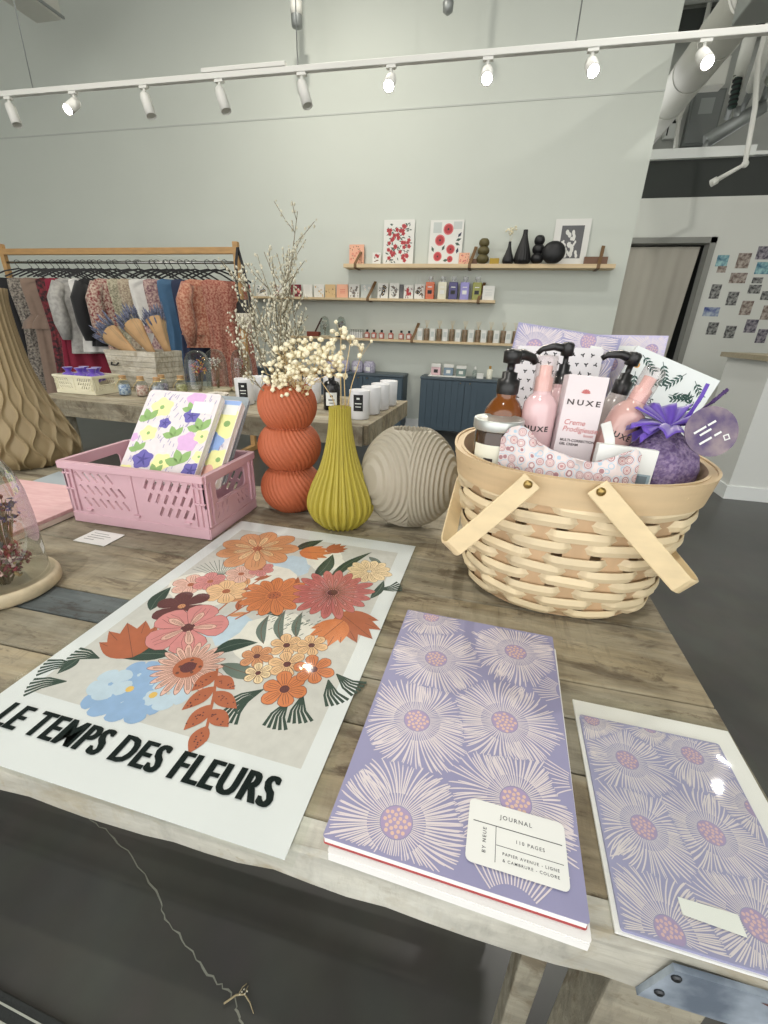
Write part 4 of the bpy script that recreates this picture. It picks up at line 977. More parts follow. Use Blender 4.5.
def back_journal(name, W, H, loc, rot, label, seed, lab, cent, mat):
    t = thing(name, label, 'journal', loc, rot, GB)
    MB().box(.001, .001, -.009, W-.001, H-.001, -.0009).build('page_block', page, t)
    m = MB(); m.box(0, 0, -.0008, W, H, 0); m.build('front_cover', mat, t); m = MB(); m.box(0, 0, -.0098, W, H, -.009); m.build('back_cover', mat, t)
    shaggy(W, H, cent, .00012, seed, .004, .0011).build('flower_print', [lavline, lavdot2, heart], t)
    MB().flat([(lab[0], lab[1]), (lab[2], lab[1]), (lab[2], lab[3]), (lab[0], lab[3])], .001).build('label', label_m, t)
back_journal('journal', .142, .2, (.008, .700, .910), (PI/2-.02, math.radians(7), 0), 'lavender shaggy-flower journal standing at the back left of the woven basket', 3, (.105, .155, .121, .185), [(.03, .17, .045), (.1, .19, .04), (.12, .13, .04), (.05, .1, .04)], lav2)
back_journal('journal', .098, .18, (.142, .722, .915), (PI/2, math.radians(-1), 0), 'pale lilac journal standing at the basket back behind the leaf booklet', 4, (.026, .152, .064, .166), [(.03, .14, .04), (.08, .16, .035), (.08, .1, .035)], pmat('pale_lilac_ground', (190, 184, 212), .6))
# ================================================================ helper: the point at which a line of sight meets an upright plane at depth Y
def at_y(px, py, Y):
    d = r2*((px-384)/FPX)+u2*(-(py-512)/FPX)+fw
    return CAM+d*((Y-CAM.y)/d.y)
# ================================================================ room beyond and overhead
part_m = pmat('partition_paint', (206, 207, 200), .85, var=.02, vscale=2)
B2 = 6.1; DX0, DX1, DZ = 1.30, 2.16, 2.05
m = MB(); m.box(1.0, B2, 0, DX0, B2+.12, 2.465); m.box(DX1, B2, 0, 4.6, B2+.12, 2.465); m.box(DX0, B2, DZ, DX1, B2+.12, 2.465)
struct(m.build('wall_back_corridor', part_m))
m = MB(); m.box(1.0, B2+.03, 2.465, 4.6, B2+.12, 2.80); struct(m.build('wall_upper_dark', dark_m))
m = MB(); m.box(1.0, B2-.02, 2.80, 2.33, B2+.14, 2.885); m.box(2.33, B2+.02, 2.815, 4.6, B2+.12, 2.845); struct(m.build('beam_white', white_m))
m = MB(); m.box(1.0, 7.0, 2.8, 4.6, 7.1, 4.25); struct(m.build('wall_back_plant', pmat('plant_wall_paint', (178, 180, 174), .85)))
m = MB(); m.box(1.0, 6.24, 2.4, 4.6, 7.0, 2.44); struct(m.build('ceiling_low', dark_m))
deck = MB(); yy = -3.2
while yy < 7.6:
    for (a, b, z) in ((0, .07, 4.16), (.07, .09, None), (.09, .16, 4.20), (.16, .18, None)):
        pass
    deck.add([(-7, yy, 4.16), (4.74, yy, 4.16), (4.74, yy+.08, 4.16), (-7, yy+.08, 4.16), (-7, yy+.10, 4.20), (4.74, yy+.10, 4.20), (4.74, yy+.18, 4.20), (-7, yy+.18, 4.20), (-7, yy+.2, 4.16), (4.74, yy+.2, 4.16)],
             [(0, 3, 2, 1), (3, 4, 5, 2), (4, 7, 6, 5), (7, 8, 9, 6)]); yy += .2
deck.box(-7, -3.2, 4.21, 4.74, 7.6, 4.3)
struct(deck.build('ceiling', pmat('steel_deck', (150, 152, 146), .6)))
m = MB(); m.box(1.0, 6.55, 4.0, 4.6, 6.65, 4.16); struct(m.build('beam_joist', dark_m))
m = MB(); m.box(-7, WALL_Y-.004, 2.985, 1.15, WALL_Y, 2.997); struct(m.build('trim_1', pmat('seam_paint', (186, 190, 184), .8)))
m = MB(); m.box(-7, WALL_Y-.014, 0, 1.15, WALL_Y, .11); m.box(1.15, WALL_Y-.014, 0, 1.164, WALL_Y+.15, .11); struct(m.build('baseboard_back', trimw_m))
m = MB(); m.box(DX1+.09, B2-.014, 0, 4.6, B2, .11); struct(m.build('baseboard_corridor', trimw_m))
# doorway with a cloth curtain
jamb = pmat('door_casing_grey', (132, 132, 126), .6)
d1 = thing('door_1', 'grey cased doorway', 'door', (DX0, B2, 0)); d1['kind'] = 'structure'; del d1['category']; del d1['label']
W = DX1-DX0
m = MB(); m.box(W-.005, -.02, 0, W+.055, .13, DZ+.05); m.box(-.055, -.02, 0, .005, .13, DZ+.05); m.box(-.055, -.02, DZ-.005, W+.055, .13, DZ+.05); m.build('door_frame', jamb, d1)
m = MB(); n = 90; vs = []; hw = W-.075
for i in range(n+1):
    u = i/n; x = .012+hw*u
    for (z, f) in ((.06, 1.0), (.7, .95), (1.4, .75), (2.0, .45), (DZ-.03, .35)):
        vs.append((x-(.09*(1-z/DZ)*u**3), .05+.013*f*math.sin(u*15+math.sin(u*9))+.003*math.sin(u*41), z))
m.add(vs, [(i*5+j, (i+1)*5+j, (i+1)*5+j+1, i*5+j+1) for i in range(n) for j in range(4)], 0, True)
o = m.build('door_curtain', pmat('curtain_linen', (168, 163, 152), .85, bump=.1, bscale=300), None, (DX0, B2, 0)); md = o.modifiers.new('s', 'SOLIDIFY'); md.thickness = .003
tag(o, 'plain grey linen curtain hanging in the doorway beyond the wall end', 'curtain')
MB().box(1.0, 6.7, 0, 4.6, 6.8, 2.4).build('wall_store', dark_m)['kind'] = 'structure'
# photo wall
black_m = pmat('matte_black', (22, 22, 23), .55)
ph_m = [pmat('photo_'+k, c, .4, col2=c2, vscale=v*2.2) for k, c, c2, v in (('mono', (38, 38, 40), (150, 150, 146), 16), ('teal', (44, 96, 122), (150, 190, 190), 9), ('warm', (96, 78, 70), (170, 160, 150), 13), ('dusk', (54, 50, 66), (150, 144, 150), 14), ('blue', (48, 66, 130), (170, 180, 190), 7))]
photos = [(190, 262, .17, .15, 1, 'teal portrait print, topmost beside the curtained doorway'), (185, 335, .13, .09, 2, 'small warm portrait print hanging under the teal print by the doorway'), (370, 262, .19, .2, 2, 'brown landscape print with a pale sky, second in the top row'), (545, 195, .2, .17, 3, 'violet-dark print at the top right of the photo wall'), (535, 325, .2, .16, 1, 'teal print below the violet-dark print on the photo wall'),
          (325, 410, .24, .14, 2, 'wide grey and brown print of a roofline on the photo wall'), (490, 430, .15, .08, 0, 'small pale print between teal print and dark mono print'), (465, 505, .18, .12, 0, 'dark mono print under the small pale print'), (562, 560, .14, .12, 0, 'mono print near the right end, above a warm tall print'), (130, 525, .15, .2, 0, 'tall mono print left of the ragged mono print'),
          (275, 585, .16, .19, 0, 'ragged mono collage print in the middle of the photo wall'), (395, 665, .17, .2, 2, 'rosy brown tall print right of the ragged collage'), (565, 705, .13, .2, 2, 'warm tall print at the right edge of the photo wall'), (95, 698, .24, .13, 4, 'wide print with a bright blue sky low beside the doorway'), (105, 840, .16, .18, 0, 'mono print, lowest beside the doorway'), (255, 870, .16, .18, 0, 'mono print second from the doorway in the lowest row'),
          (435, 820, .18, .19, 3, 'dark print third from the doorway in the lowest row'), (525, 905, .15, .2, 3, 'violet-grey print low above the counter')]
for (zx, zy, w_, h_, mi, lab) in photos:
    p = at_y(700+zx/8.53, 230+zy/8.53, B2-.002); m = MB(); w_ *= .66; h_ *= .72; m.box(-w_/2, -.0012, -h_/2, w_/2, .0012, h_/2); o = m.build('picture_print', ph_m[mi], None, p); tag(o, lab, 'photo print', 'prints on the far wall')
    if zx == 370:
        pass
# counter
cs = pmat('counter_paint', (212, 214, 210), .6); ct = thing('counter', 'white service counter with a pale wood ledge right of the woven basket', 'counter', (1.815, 3.515, 0))
MB().box(0, 0, .0, 1.9, .62, .965).build('body', cs, ct); MB().box(-.04, -.0, .966, 1.94, .66, 1.0).build('ledge', pmat('ledge_wood', (150, 140, 116), .6, var=.12, vscale=6, stretch=(1, 9, 9)), ct)
m = MB(); m.box(-.012, -.012, 0, 1.9, 0, .10); m.box(-.012, 0, 0, 0, .62, .10); m.build('skirting', trimw_m, ct)
# ducts, pipes and plant
duct_m = pmat('duct_paint', (196, 196, 188), .5, var=.03, vscale=6); steel = pmat('galv_sheet', (150, 154, 152), .45, .5); pipe_w = pmat('white_pipe', (216, 216, 208), .5)
t = thing('ceiling_duct', 'large round pale duct running back past the wall end under the ceiling', 'duct', (1.372, 4.26, 3.17))
MB().lathe([(.15, 0), (.15, 2.7)], 40, 0, True, R(-PI/2, 'X'), capb=False).build('duct_shell', duct_m, t)
m = MB(); m.lathe([(.152, 0), (.166, 0), (.166, .05), (.152, .05)], 40, 0, False, R(-PI/2, 'X'), capb=False, capt=False)
for k in range(1, 5): m.lathe([(.151, .5*k), (.156, .5*k), (.156, .5*k+.03), (.151, .5*k+.03)], 40, 0, False, R(-PI/2, 'X'), capb=False, capt=False)
m.build('flange', duct_m, t); MB().lathe([(.0001, .02), (.149, .02)], 40, 0, False, R(-PI/2, 'X'), capb=False, capt=False).build('damper', duct_m, t)
t = thing('air_diffuser', 'square grey ceiling air unit with a white grille at the top right corner', 'air unit', (1.6, 3.95, 2.96))
MB().box(-.34, -.35, 0, .5, .27, .4).build('casing', steel, t, bevel=.01); m = MB()
for k in range(3): a = .25-.07*k; m.prism(rrect(-a+.08, -a*.9-.04, a+.08, a*.9-.04, .01), -.012-.004*k, -.001, 0)
m.build('grille', white_m, t); m = MB(); m.tube([(-.3, .2, .4), (-.3, .2, 1.2)], .01); m.tube([(.45, .2, .4), (.45, .2, 1.2)], .01); m.build('hanger_rod', steel, t)
p0 = at_y(682, 146, 6.9); p1 = at_y(712, 100, 6.9)
t = thing('mounted_electrical_panel', 'grey electrical panel box high on the far wall above the white beam', 'electrical panel', (p0.x, 6.9, p0.z))
MB().box(0, 0, 0, .32, .1, .5).build('panel_body', pmat('panel_grey', (120, 124, 122), .5), t, bevel=.006); MB().box(.02, -.012, .02, .30, -.001, .48).build('panel_door', pmat('panel_door_grey', (132, 136, 134), .45), t, bevel=.003); m = MB(); m.box(.08, -.0135, .28, .22, -.0121, .42); m.build('label', pmat('panel_label', (170, 174, 172), .5), t)
q = at_y(664, 138, 6.9); t = thing('mounted_meter_box', 'small white meter box left of the grey electrical panel', 'meter', (q.x, 6.93, q.z)); MB().box(0, 0, 0, .14, .07, .26).build('casing', white_m, t, bevel=.004); MB().box(.06, -.004, .14, .12, -.0005, .22).build('dial', black_m, t); MB().box(.02, -.003, .03, .035, -.0005, .23).build('slot', black_m, t)
def pipe(name, label, pts, r, mat, collars=(), cap=False, grp=None):
    t = thing(name, label, 'pipe', pts[0], group=grp); P = [Vector(p)-Vector(pts[0]) for p in pts]; m = MB(); m.tube(P, r, 14); m.build('run', mat, t)
    c = MB()
    for k in collars: c.sphere(tuple(P[k]), r*1.45, 12, 8)
    if cap: c.tube([P[-1], P[-1]+(P[-1]-P[-2]).normalized()*.05], r*1.5, 14)
    if collars or cap: c.build('fitting', mat, t)
    return t
A = lambda x, y, Y: tuple(at_y(x, y, Y))
pipe('conduit', 'thin white conduit dropping past the dark band and elbowing left', [A(758, 60, 5.55)[:2]+(4.2,), A(758, 60, 5.55), A(755, 108, 5.55), A(745, 164, 5.55), A(717, 180, 5.55)], .021, pipe_w, (3,), True)
pipe('conduit', 'white vertical conduit left of the grey electrical panel', [A(687, 100, 6.5)[:2]+(4.2,), A(687, 100, 6.5), A(679, 118, 6.5), A(675, 151, 6.5)], .022, pipe_w, (2,))
def insul(label, a, b, c, r):
    t = thing('insulated_pipe', label, 'pipe', a, group='pipes above the white beam'); P = [Vector(x)-Vector(a) for x in (a, b, c)]
    m = MB(); m.tube(P[:2], r, 16); m.build('insulation', pipe_w, t); m = MB(); m.tube([P[1], P[2]], r*.55, 14); m.build('bare_end', steel, t)
insul('white lagged pipe nearest the electrical panel, slanting down from the ceiling', A(752, 30, 6.0), A(735, 92, 6.3), A(727, 118, 6.5), .055)
insul('white lagged pipe, second one right of the electrical panel', A(772, 30, 5.6), A(752, 88, 6.1), A(742, 110, 6.4), .05)
insul('fat lagged pipe at the right edge above the white beam', A(796, 60, 5.8), A(770, 80, 6.1), A(762, 104, 6.3), .05)
t = thing('cable_tray', 'dark green wrapped cable bundle slanting between the lagged pipes', 'cables', A(741, 68, 6.2)); P = [Vector(A(x, y, 6.2))-Vector(A(741, 68, 6.2)) for x, y in ((741, 62), (737, 85), (732, 108))]
m = MB(); m.tube(P, .035, 12); m.build('bundle', pmat('dark_green_cable', (40, 62, 54), .6), t); m = MB()
for k in range(9): c = P[0].lerp(P[-1], (k+.5)/9); m.tube([c-(P[2]-P[0]).normalized()*.008, c+(P[2]-P[0]).normalized()*.008], .041, 12)
m.build('wrap', black_m, t)
t = thing('valve_cluster', 'steel valve manifold hanging above the right end of the white beam', 'valve', A(733, 128, 6.3)); m = MB(); m.tube([(-.22, 0, -.1), (.05, 0, .06), (.22, 0, .16)], .065, 16); m.build('manifold', steel, t); m = MB(); m.tube([(-.2, -.02, -.1), (-.24, -.02, -.2)], .03, 12); m.tube([(.02, -.02, .03), (-.02, -.02, .16)], .03, 12); m.build('valve_stem', steel, t)
q = at_y(717, 72, 6.2); t = thing('junction_box', 'white junction box hanging between the big duct and the pipes', 'box', q); MB().box(-.12, 0, -.1, .1, .15, .12).build('casing', pipe_w, t, bevel=.01); m = MB(); m.tube([(0, .08, .12), (0, .08, 1.0)], .012); m.build('rod', steel, t)
t = thing('strip_light', 'white box-section fixture under the ceiling at the top left corner', 'light', (-4.28, 4.5, 3.57)); MB().box(-.14, -1.6, 0, .14, 0, .16).build('casing', duct_m, t, bevel=.01); m = MB(); m.box(.145, -1.6, .01, .16, .01, .03); m.build('edge_rail', steel, t); m = MB(); m.tube([(0, -.3, .16), (0, -.3, .62)], .012); m.build('hanger_rod', steel, t)
q = at_y(297, 24, 4.7); t = thing('sprinkler_drop', 'white pipe drop with a grey cap hanging from the ceiling near the wall', 'sprinkler', q); m = MB(); m.tube([(0, 0, .13), (0, 0, 4.16-q.z)], .022, 14); m.tube([(0, 0, .05), (0, 0, .14)], .05, 18); m.build('drop_pipe', pipe_w, t); m = MB(); m.lathe([(.02, -.03), (.045, -.02), (.05, .05)], 18, capb=True); m.build('cap', steel, t)
q = at_y(448, 8, 4.7); t = thing('ceiling_sprinkler', 'small grey sprinkler head at the top centre of the wall', 'sprinkler', q); m = MB(); m.lathe([(.012, -.04), (.04, -.02), (.045, .03), (.02, .06)], 16); m.build('head', steel, t); m = MB(); m.tube([(0, 0, .06), (0, 0, 4.16-q.z)], .014); m.build('drop_pipe', pipe_w, t)
# track lighting
TY, TZ = 3.4, 2.585
track_w = pmat('track_white', (224, 224, 218), .45); lensm = emat('lamp_glow', (255, 244, 222), 60.0); lens_off = pmat('lamp_lens', (210, 210, 200), .3)
tz = lambda x: 2.5775-.0082*(x+1.31)
tr = thing('track_rail', 'long white lighting track hung across the shop in front of the back wall', 'lighting track', (-1.5, TY, tz(-1.5)), (0, .0082, 0)); MB().box(-4.2, -.018, 0, 4.0, .018, .032).build('rail', track_w, tr, bevel=.003)
m = MB(); m.box(-.6, -.02, .034, -.0, .02, .058); m.build('connector', track_w, tr, bevel=.003)
for x in (-2.0, .08, 1.75): m = MB(); m.tube([(x, 0, .032), (x, 0, 4.16-TZ)], .004, 6); m.build('hanger_wire', steel, tr)
heads = [(10, 105, 0), (76, 107, 1), (145, 95, 0), (220, 88, 0), (302, 81, 0), (391, 75, 1), (487, 72, 1), (590, 70, 1), (703, 52, 1)]
hl = ['white spotlight at the left end of the track', 'glowing spotlight, second from the left on the track', 'white spotlight right after the left glowing one', 'white spotlight, fourth from the left on the track', 'white spotlight just left of the three wall-front glowing ones', 'glowing spotlight, leftmost of the three above the shelves', 'glowing spotlight, middle of the three above the shelves', 'glowing spotlight, rightmost of the three above the shelves', 'glowing spotlight hanging in front of the round duct']
head0 = {}
for i, (px_, py_, on) in enumerate(heads):
    p = at_y(px_, py_, TY); x = p.x
    if on not in head0:
        t = thing('track_spotlight', hl[i], 'spotlight', (x, TY, tz(x)), group='spotlights on the track')
        m = MB(); m.tube([(0, 0, -.001), (0, 0, -.06)], .011, 12); m.box(-.03, -.015, -.016, .03, .015, -.001); m.build('stem', track_w, t)
        dirv = Vector((.08, -.80, -.60)) if on else Vector((.34, -.12, -.93)); dirv.normalize(); q = Vector((0, 0, -.065)); 
        M = dirv.to_track_quat('Z', 'Y').to_matrix().to_4x4(); M.translation = q
        hd_ = MB(); hd_.lathe([(.02, -.03), (.03, -.02), (.034, .0), (.034, .115), (.029, .115), (.029, .108)], 28, 0, True, M, capt=False); hd_ = hd_.build('lamp_head', track_w, t)
        m = MB(); m.lathe([(.0001, .109), (.029, .109)], 24, 0, False, M, capb=False, capt=False); m.build('lens', lensm if on else lens_off, t)
        head0[on] = t
    else:
        t = copy_tree(head0[on]); t.location = (x, TY, tz(x)); t['label'] = hl[i]
    if on:
        ld = bpy.data.lights.new('track_lamp', 'SPOT'); ld.energy = 40; ld.color = (1, .9, .76); ld.spot_size = math.radians(75); ld.spot_blend = .8; ld.shadow_soft_size = .03
        lo = bpy.data.objects.new('track_lamp', ld); C.objects.link(lo); dv = Vector((.08, -.80, -.60)).normalized(); lo.location = Vector((x, TY, tz(x)-.065))+dv*.13; lo.rotation_euler = dv.to_track_quat('-Z', 'Y').to_euler()

# ================================================================ clothes rack
RY = 3.6; rackw = pmat('rack_oak', (176, 138, 88), .5, var=.14, vscale=5, stretch=(2, 9, 9)); chrome = pmat('rail_steel', (150, 150, 146), .25, .9)
XL, XR = -4.43, -2.10
rk = thing('clothes_rack', 'long wooden clothes rack with a steel rail behind the back table', 'clothes rack', ((XL+XR)/2, RY, 0)); hw = (XR-XL)/2
MB().box(-hw-.04, -.02, 1.605, hw+.03, .02, 1.652).build('top_bar', rackw, rk, bevel=.003)
m = MB(); m.tube([(-hw, 0, 1.545), (hw, 0, 1.545)], .010, 14); m.build('hanging_rail', chrome, rk)
for sg in (-1, 1):
    MB().box(sg*(hw+.012)-.022, -.019, .03, sg*(hw+.012)+.022, .019, 1.69).build('upright', rackw, rk, bevel=.003); MB().box(sg*(hw+.012)-.024, -.26, 0, sg*(hw+.012)+.024, .26, .045).build('foot_bar', rackw, rk, bevel=.003)
hang_m = pmat('hanger_black', (24, 24, 25), .5)
def hanger_mesh():
    m = MB(); m.tube([(0, .023, .0), (0, .017, .018), (0, 0, .024), (0, -.017, .018), (0, -.022, 0), (0, -.010, -.018), (0, 0, -.03), (0, 0, -.045)], .003, 6)
    m.strap([(0, -.21, -.125), (0, -.1, -.07), (0, 0, -.045), (0, .1, -.07), (0, .21, -.125)], (0, .3, 1), .012, .008); return m
hang0 = hanger_mesh().build('clothes_hanger', hang_m); used_h = [0]
cloth = {}
def fabric(k, c, c2=None, vs=26, c3=None): 
    if k not in cloth: cloth[k] = pmat('cloth_'+k, c, .85, col2=c2, vscale=vs, sheen=.2, var=.08)
    return cloth[k]
def rail_x(px): return at_y(px, 277, RY).x
def hanger(x, rz, label):
    o = hang0 if not used_h[0] else hang0.copy()
    if used_h[0]: C.objects.link(o)
    used_h[0] = 1; o.location = (x, RY, 1.5415); o.rotation_euler = (0, 0, rz); tag(o, label, 'hanger', 'hangers on the clothes rack')
def garment(px, name, label, mat, L, sx=.07, sy=.2, flare=1.25, seed=0, rz=.5, kind='dress', trim=None, sleeves=False):
    sx = min(sx*.5, .034); x = rail_x(px); rd = random.Random(seed); ph = [rd.uniform(0, 6) for _ in range(4)]
    t = thing(name, label, kind, (x, RY, 1.413), (0, 0, rz), 'clothes on the rack')
    ks = [(0.0, .16, .8), (-.015, .5, 1.0), (-.05, .85, 1.02), (-.12, 1, 1.0), (-.25, .9, .92), (-.42, .85, .85)]
    rows_ = [(z, a, b) for z, a, b in ks if -z < L*.8]
    n0 = len(rows_)
    for i in range(1, 9): q = i/8; zz = rows_[n0-1][0]; rows_.append((zz+(-L-zz)*q, .85+(flare-.85)*q, .85+(flare*.9-.85)*q))
    m = MB(); n = 56; vs = []
    for (z, a, b) in rows_:
        for j in range(n):
            th = 2*PI*j/n; f = min(1, -z/.35); fold = 1+f*(.16*math.sin(7*th+ph[0]+z*1.5)+.10*math.sin(13*th+ph[1]-z*2))
            vs.append((sx*a*math.cos(th)+f*.011*math.sin(9*th+ph[2]+z*2)*abs(math.cos(th)), sy*b*math.sin(th)*(1+.4*(fold-1)), z))
    k = len(rows_); fs = [(i*n+(j+1) % n, i*n+j, (i+1)*n+j, (i+1)*n+(j+1) % n) for i in range(k-1) for j in range(n)]
    m.add(vs, fs, 0, True); m.add(vs[:n], [tuple(range(n))]); m.build('body', mat, t)
    if sleeves:
        for sg in (-1, 1):
            m = MB(); m.tube([(0, sg*sy*.9, -.04), (sx*.5, sg*(sy+.03), -.16), (sx*.6, sg*(sy+.02), -.36), (sx*.4, sg*(sy+.015), -.5)], [.05, .06, .065, .035], 14); m.build('sleeve', mat, t)
    if trim == 'ruffle':
        m = MB(); vs = []
        for (z, g) in ((-.30, .9), (-.36, 1.2), (-.42, 1.32)):
            for j in range(n): th = 2*PI*j/n; g2 = g*(1+.12*math.sin(14*th+ph[2])); vs.append((sx*g2*math.cos(th), sy*g2*math.sin(th)*.95, z))
        m.add(vs, [(i*n+j, i*n+(j+1) % n, (i+1)*n+(j+1) % n, (i+1)*n+j) for i in range(2) for j in range(n)], 0, True); m.build('ruffle', mat, t)
    if trim == 'strap':
        for sg in (-1, 1): m = MB(); m.strap([(0, sg*.06, -.02), (0, sg*.05, .03)], (1, 0, 0), .012, .003); m.build('strap', mat, t)
    hanger(x, rz, 'black hanger holding the '+label.split(' hanging')[0].split(' with')[0].split(' at')[0])
    return t
G = [(21, 'black_dress', 'plain black strappy long dress at the left end of the rack', fabric('black', (20, 20, 22)), 1.05, .06, .2, 1.3, 'strap', 0),
     (34, 'floral_dress', 'grey ditsy floral long dress hanging beside the black strappy one', fabric('ditsy', (150, 142, 130), (72, 66, 62), 60), 1.12, .065, .2, 1.3, None, 0),
     (48, 'ruffle_dress', 'taupe long dress with a ruffled yoke', fabric('taupe', (128, 108, 94), None), 1.2, .10, .21, 1.25, 'ruffle', 0),
     (62, 'floral_dress', 'black dress scattered with red flowers hanging beside the taupe one', fabric('blackred', (26, 24, 26), (120, 40, 48), 34), 1.0, .06, .2, 1.2, None, 0),
     (71, 'crimson_dress', 'crimson long dress hanging left of the box of lavender', fabric('crimson', (126, 22, 48)), .98, .035, .2, 1.2, None, 0),
     (80, 'grey_blouse', 'pale grey blouse hanging above the lavender bunches', fabric('palegrey', (176, 174, 168), (150, 148, 144), 30), .62, .055, .19, 1.1, None, 1),
     (93, 'white_blouse', 'plain white blouse hanging between grey and black tops', fabric('white', (222, 220, 214)), .6, .04, .19, 1.1, None, 0),
     (103, 'black_shirt', 'short black top hanging behind the lavender bunches', fabric('black', (20, 20, 22)), .55, .075, .19, 1.1, None, 1),
     (118, 'floral_blouse', 'cream blouse printed with red flowers behind the lavender', fabric('redcream', (190, 174, 156), (120, 44, 48), 60), .66, .065, .19, 1.1, None, 1),
     (131, 'cream_blouse', 'cream blouse with faint green sprigs', fabric('sprig', (184, 176, 152), (126, 122, 100), 70), .66, .05, .19, 1.1, None, 0),
     (141, 'beige_blouse', 'beige sprigged blouse hanging right of the cream one', fabric('beige', (178, 166, 144), (136, 118, 100), 70), .7, .05, .19, 1.1, None, 0),
     (154, 'sheer_dress', 'sheer off-white long dress hanging right of the lavender box', fabric('sheer', (206, 204, 198)), 1.1, .04, .2, 1.2, None, 0),
     (168, 'floral_shirt', 'short pink and grey floral top with a flounced hem', fabric('pinkgrey', (180, 156, 146), (112, 74, 84), 60), .62, .07, .2, 1.35, 'ruffle', 0),
     (182, 'denim_dress', 'blue chambray sleeveless dress', fabric('denim', (58, 92, 122), None), .82, .08, .2, 1.35, None, 0),
     (196, 'navy_dress', 'narrow navy dress hanging between blue and rust dresses', fabric('navy', (34, 44, 70)), .8, .03, .2, 1.1, None, 0),
     (209, 'rust_blouse', 'rust floral gathered blouse with long sleeves', fabric('rust', (150, 82, 62), (190, 144, 118), 60), .52, .09, .2, 1.3, 'ruffle', 1),
     (226, 'rust_dress', 'rust red floral long dress at the right end of the rack', fabric('rust2', (134, 64, 52), (176, 128, 108), 70), .95, .085, .2, 1.2, None, 0)]
for i, (px_, nm, lab, mt_, L_, sx_, sy_, fl_, tr_, sl_) in enumerate(G): garment(px_, nm, lab, mt_, L_, sx_, sy_, fl_, i, -.68, 'top' if L_ < .72 else 'dress', tr_, bool(sl_))
for i, px_ in enumerate((41, 56, 66, 86, 97, 112, 139, 159, 174, 189, 217)): hanger(rail_x(px_), -.68, 'bare black hanger hooked on the steel rail among the clothes')
# bag on the rack
q = at_y(247, 318, RY-.1); t = thing('shoulder_bag', 'black shoulder bag with pale beaded fringe hanging off the rack end', 'bag', (q.x, RY-.08, 1.12)); m = MB()
m.strap([(-.04, 0, .52), (-.045, -.03, .42), (-.05, -.05, .24), (-.035, -.05, .13)], (1, 0, 0), .022, .004); m.strap([(-.04, .0, .52), (-.01, .0, .4), (.035, -.03, .24), (.055, -.05, .13)], (1, 0, 0), .022, .004); m.build('strap', black_m, t)
m = MB(); m.lathe([(.02, 0), (.07, .01), (.085, .06), (.075, .12), (.05, .15)], 24, sy=.4, c=(0.01, -.05, 0)); m.build('pouch', black_m, t)
m = MB(); rdm = random.Random(8)
for k in range(26): x = -.06+.14*k/25; m.tube([(x, -.088, .05), (x+.01, -.092, -.0), (x+.014+rdm.uniform(-.006, .006), -.09, -.05-.03*rdm.random())], .0022, 5)
m.build('fringe', pmat('beaded_fringe', (206, 200, 184), .7), t)
# ================================================================ back table
ang = math.radians(-2.6); bt_ = thing('back_table', 'weathered plank table in the middle ground carrying candles and glass cloches', 'table', (-2.04, 1.605, 0), (0, 0, ang)); BL_, BD = 1.605, .66
e_ = Vector((math.cos(ang), math.sin(ang), 0)); n_ = Vector((-math.sin(ang), math.cos(ang), 0)); BO = Vector((-2.04, 1.605, 0))
def bt(x, y):  # world spot on the back table nearest to (x, y), kept on the top
    v = Vector((x, y, 0))-BO; return BO+e_*v.dot(e_)+n_*v.dot(n_)
m = MB(); y = 0
for i, w_ in enumerate((.11, .12, .11, .11, .11, .10)): m.box(0, y+.001, TT-.03, BL_, y+w_-.001, TT-.0005*(i % 2), [0, 1, 0, 1, 0, 0][i]); y += w_
m.build('tabletop', [wood_grey, wood_tan], bt_, bevel=.002, seg=1)
MB().box(-.006, -.02, TT-.075, BL_+.006, 0, TT).build('front_board', wood_grey, bt_, bevel=.002); MB().box(BL_, .0, TT-.075, BL_+.02, BD, TT).build('end_board', wood_tan, bt_, bevel=.002)
for x in (.06, BL_-.12):
    for y in (.02, BD-.09): MB().box(x, y, 0, x+.065, y+.065, TT-.031).build('leg', wood_leg, bt_, bevel=.002)
MB().box(.1, BD/2-.02, .2, BL_-.1, BD/2+.02, .26).build('stretcher', wood_leg, bt_); m = MB(); m.box(-.008, -.026, TT-.065, .09, -.0205, TT-.01); m.build('corner_bracket', galv, bt_, label='grey metal corner plate')
ZT = TT+.0008
crate((-1.915, 1.80, ZT), .235, .15, .085, pmat('cream_plastic', (218, 212, 184), .45), 'cream slotted plastic crate of purple sachets on the back table', None, ang, .85)
sach = MB(); sach.lathe([(.012, 0), (.030, .006), (.034, .022), (.026, .038), (.010, .046), (.014, .055), (.022, .066)], 20, mod=lambda a, z: 1+.07*math.sin(5*a+z*90)); S0 = sach.build('lavender_sachet', organza); M0 = True
for i, (dx, dy) in enumerate(((-.072, -.028), (-.002, -.03), (.068, -.028), (-.04, .032), (.036, .03))):
    o = S0 if i == 0 else S0.copy()
    if i: C.objects.link(o)
    o.location = (-1.915+dx, 1.80+dy, ZT+.05); o.rotation_euler = (0, 0, i); tag(o, 'purple tied sachet lying in the cream crate on the back table', 'sachet', 'sachets in the cream crate')
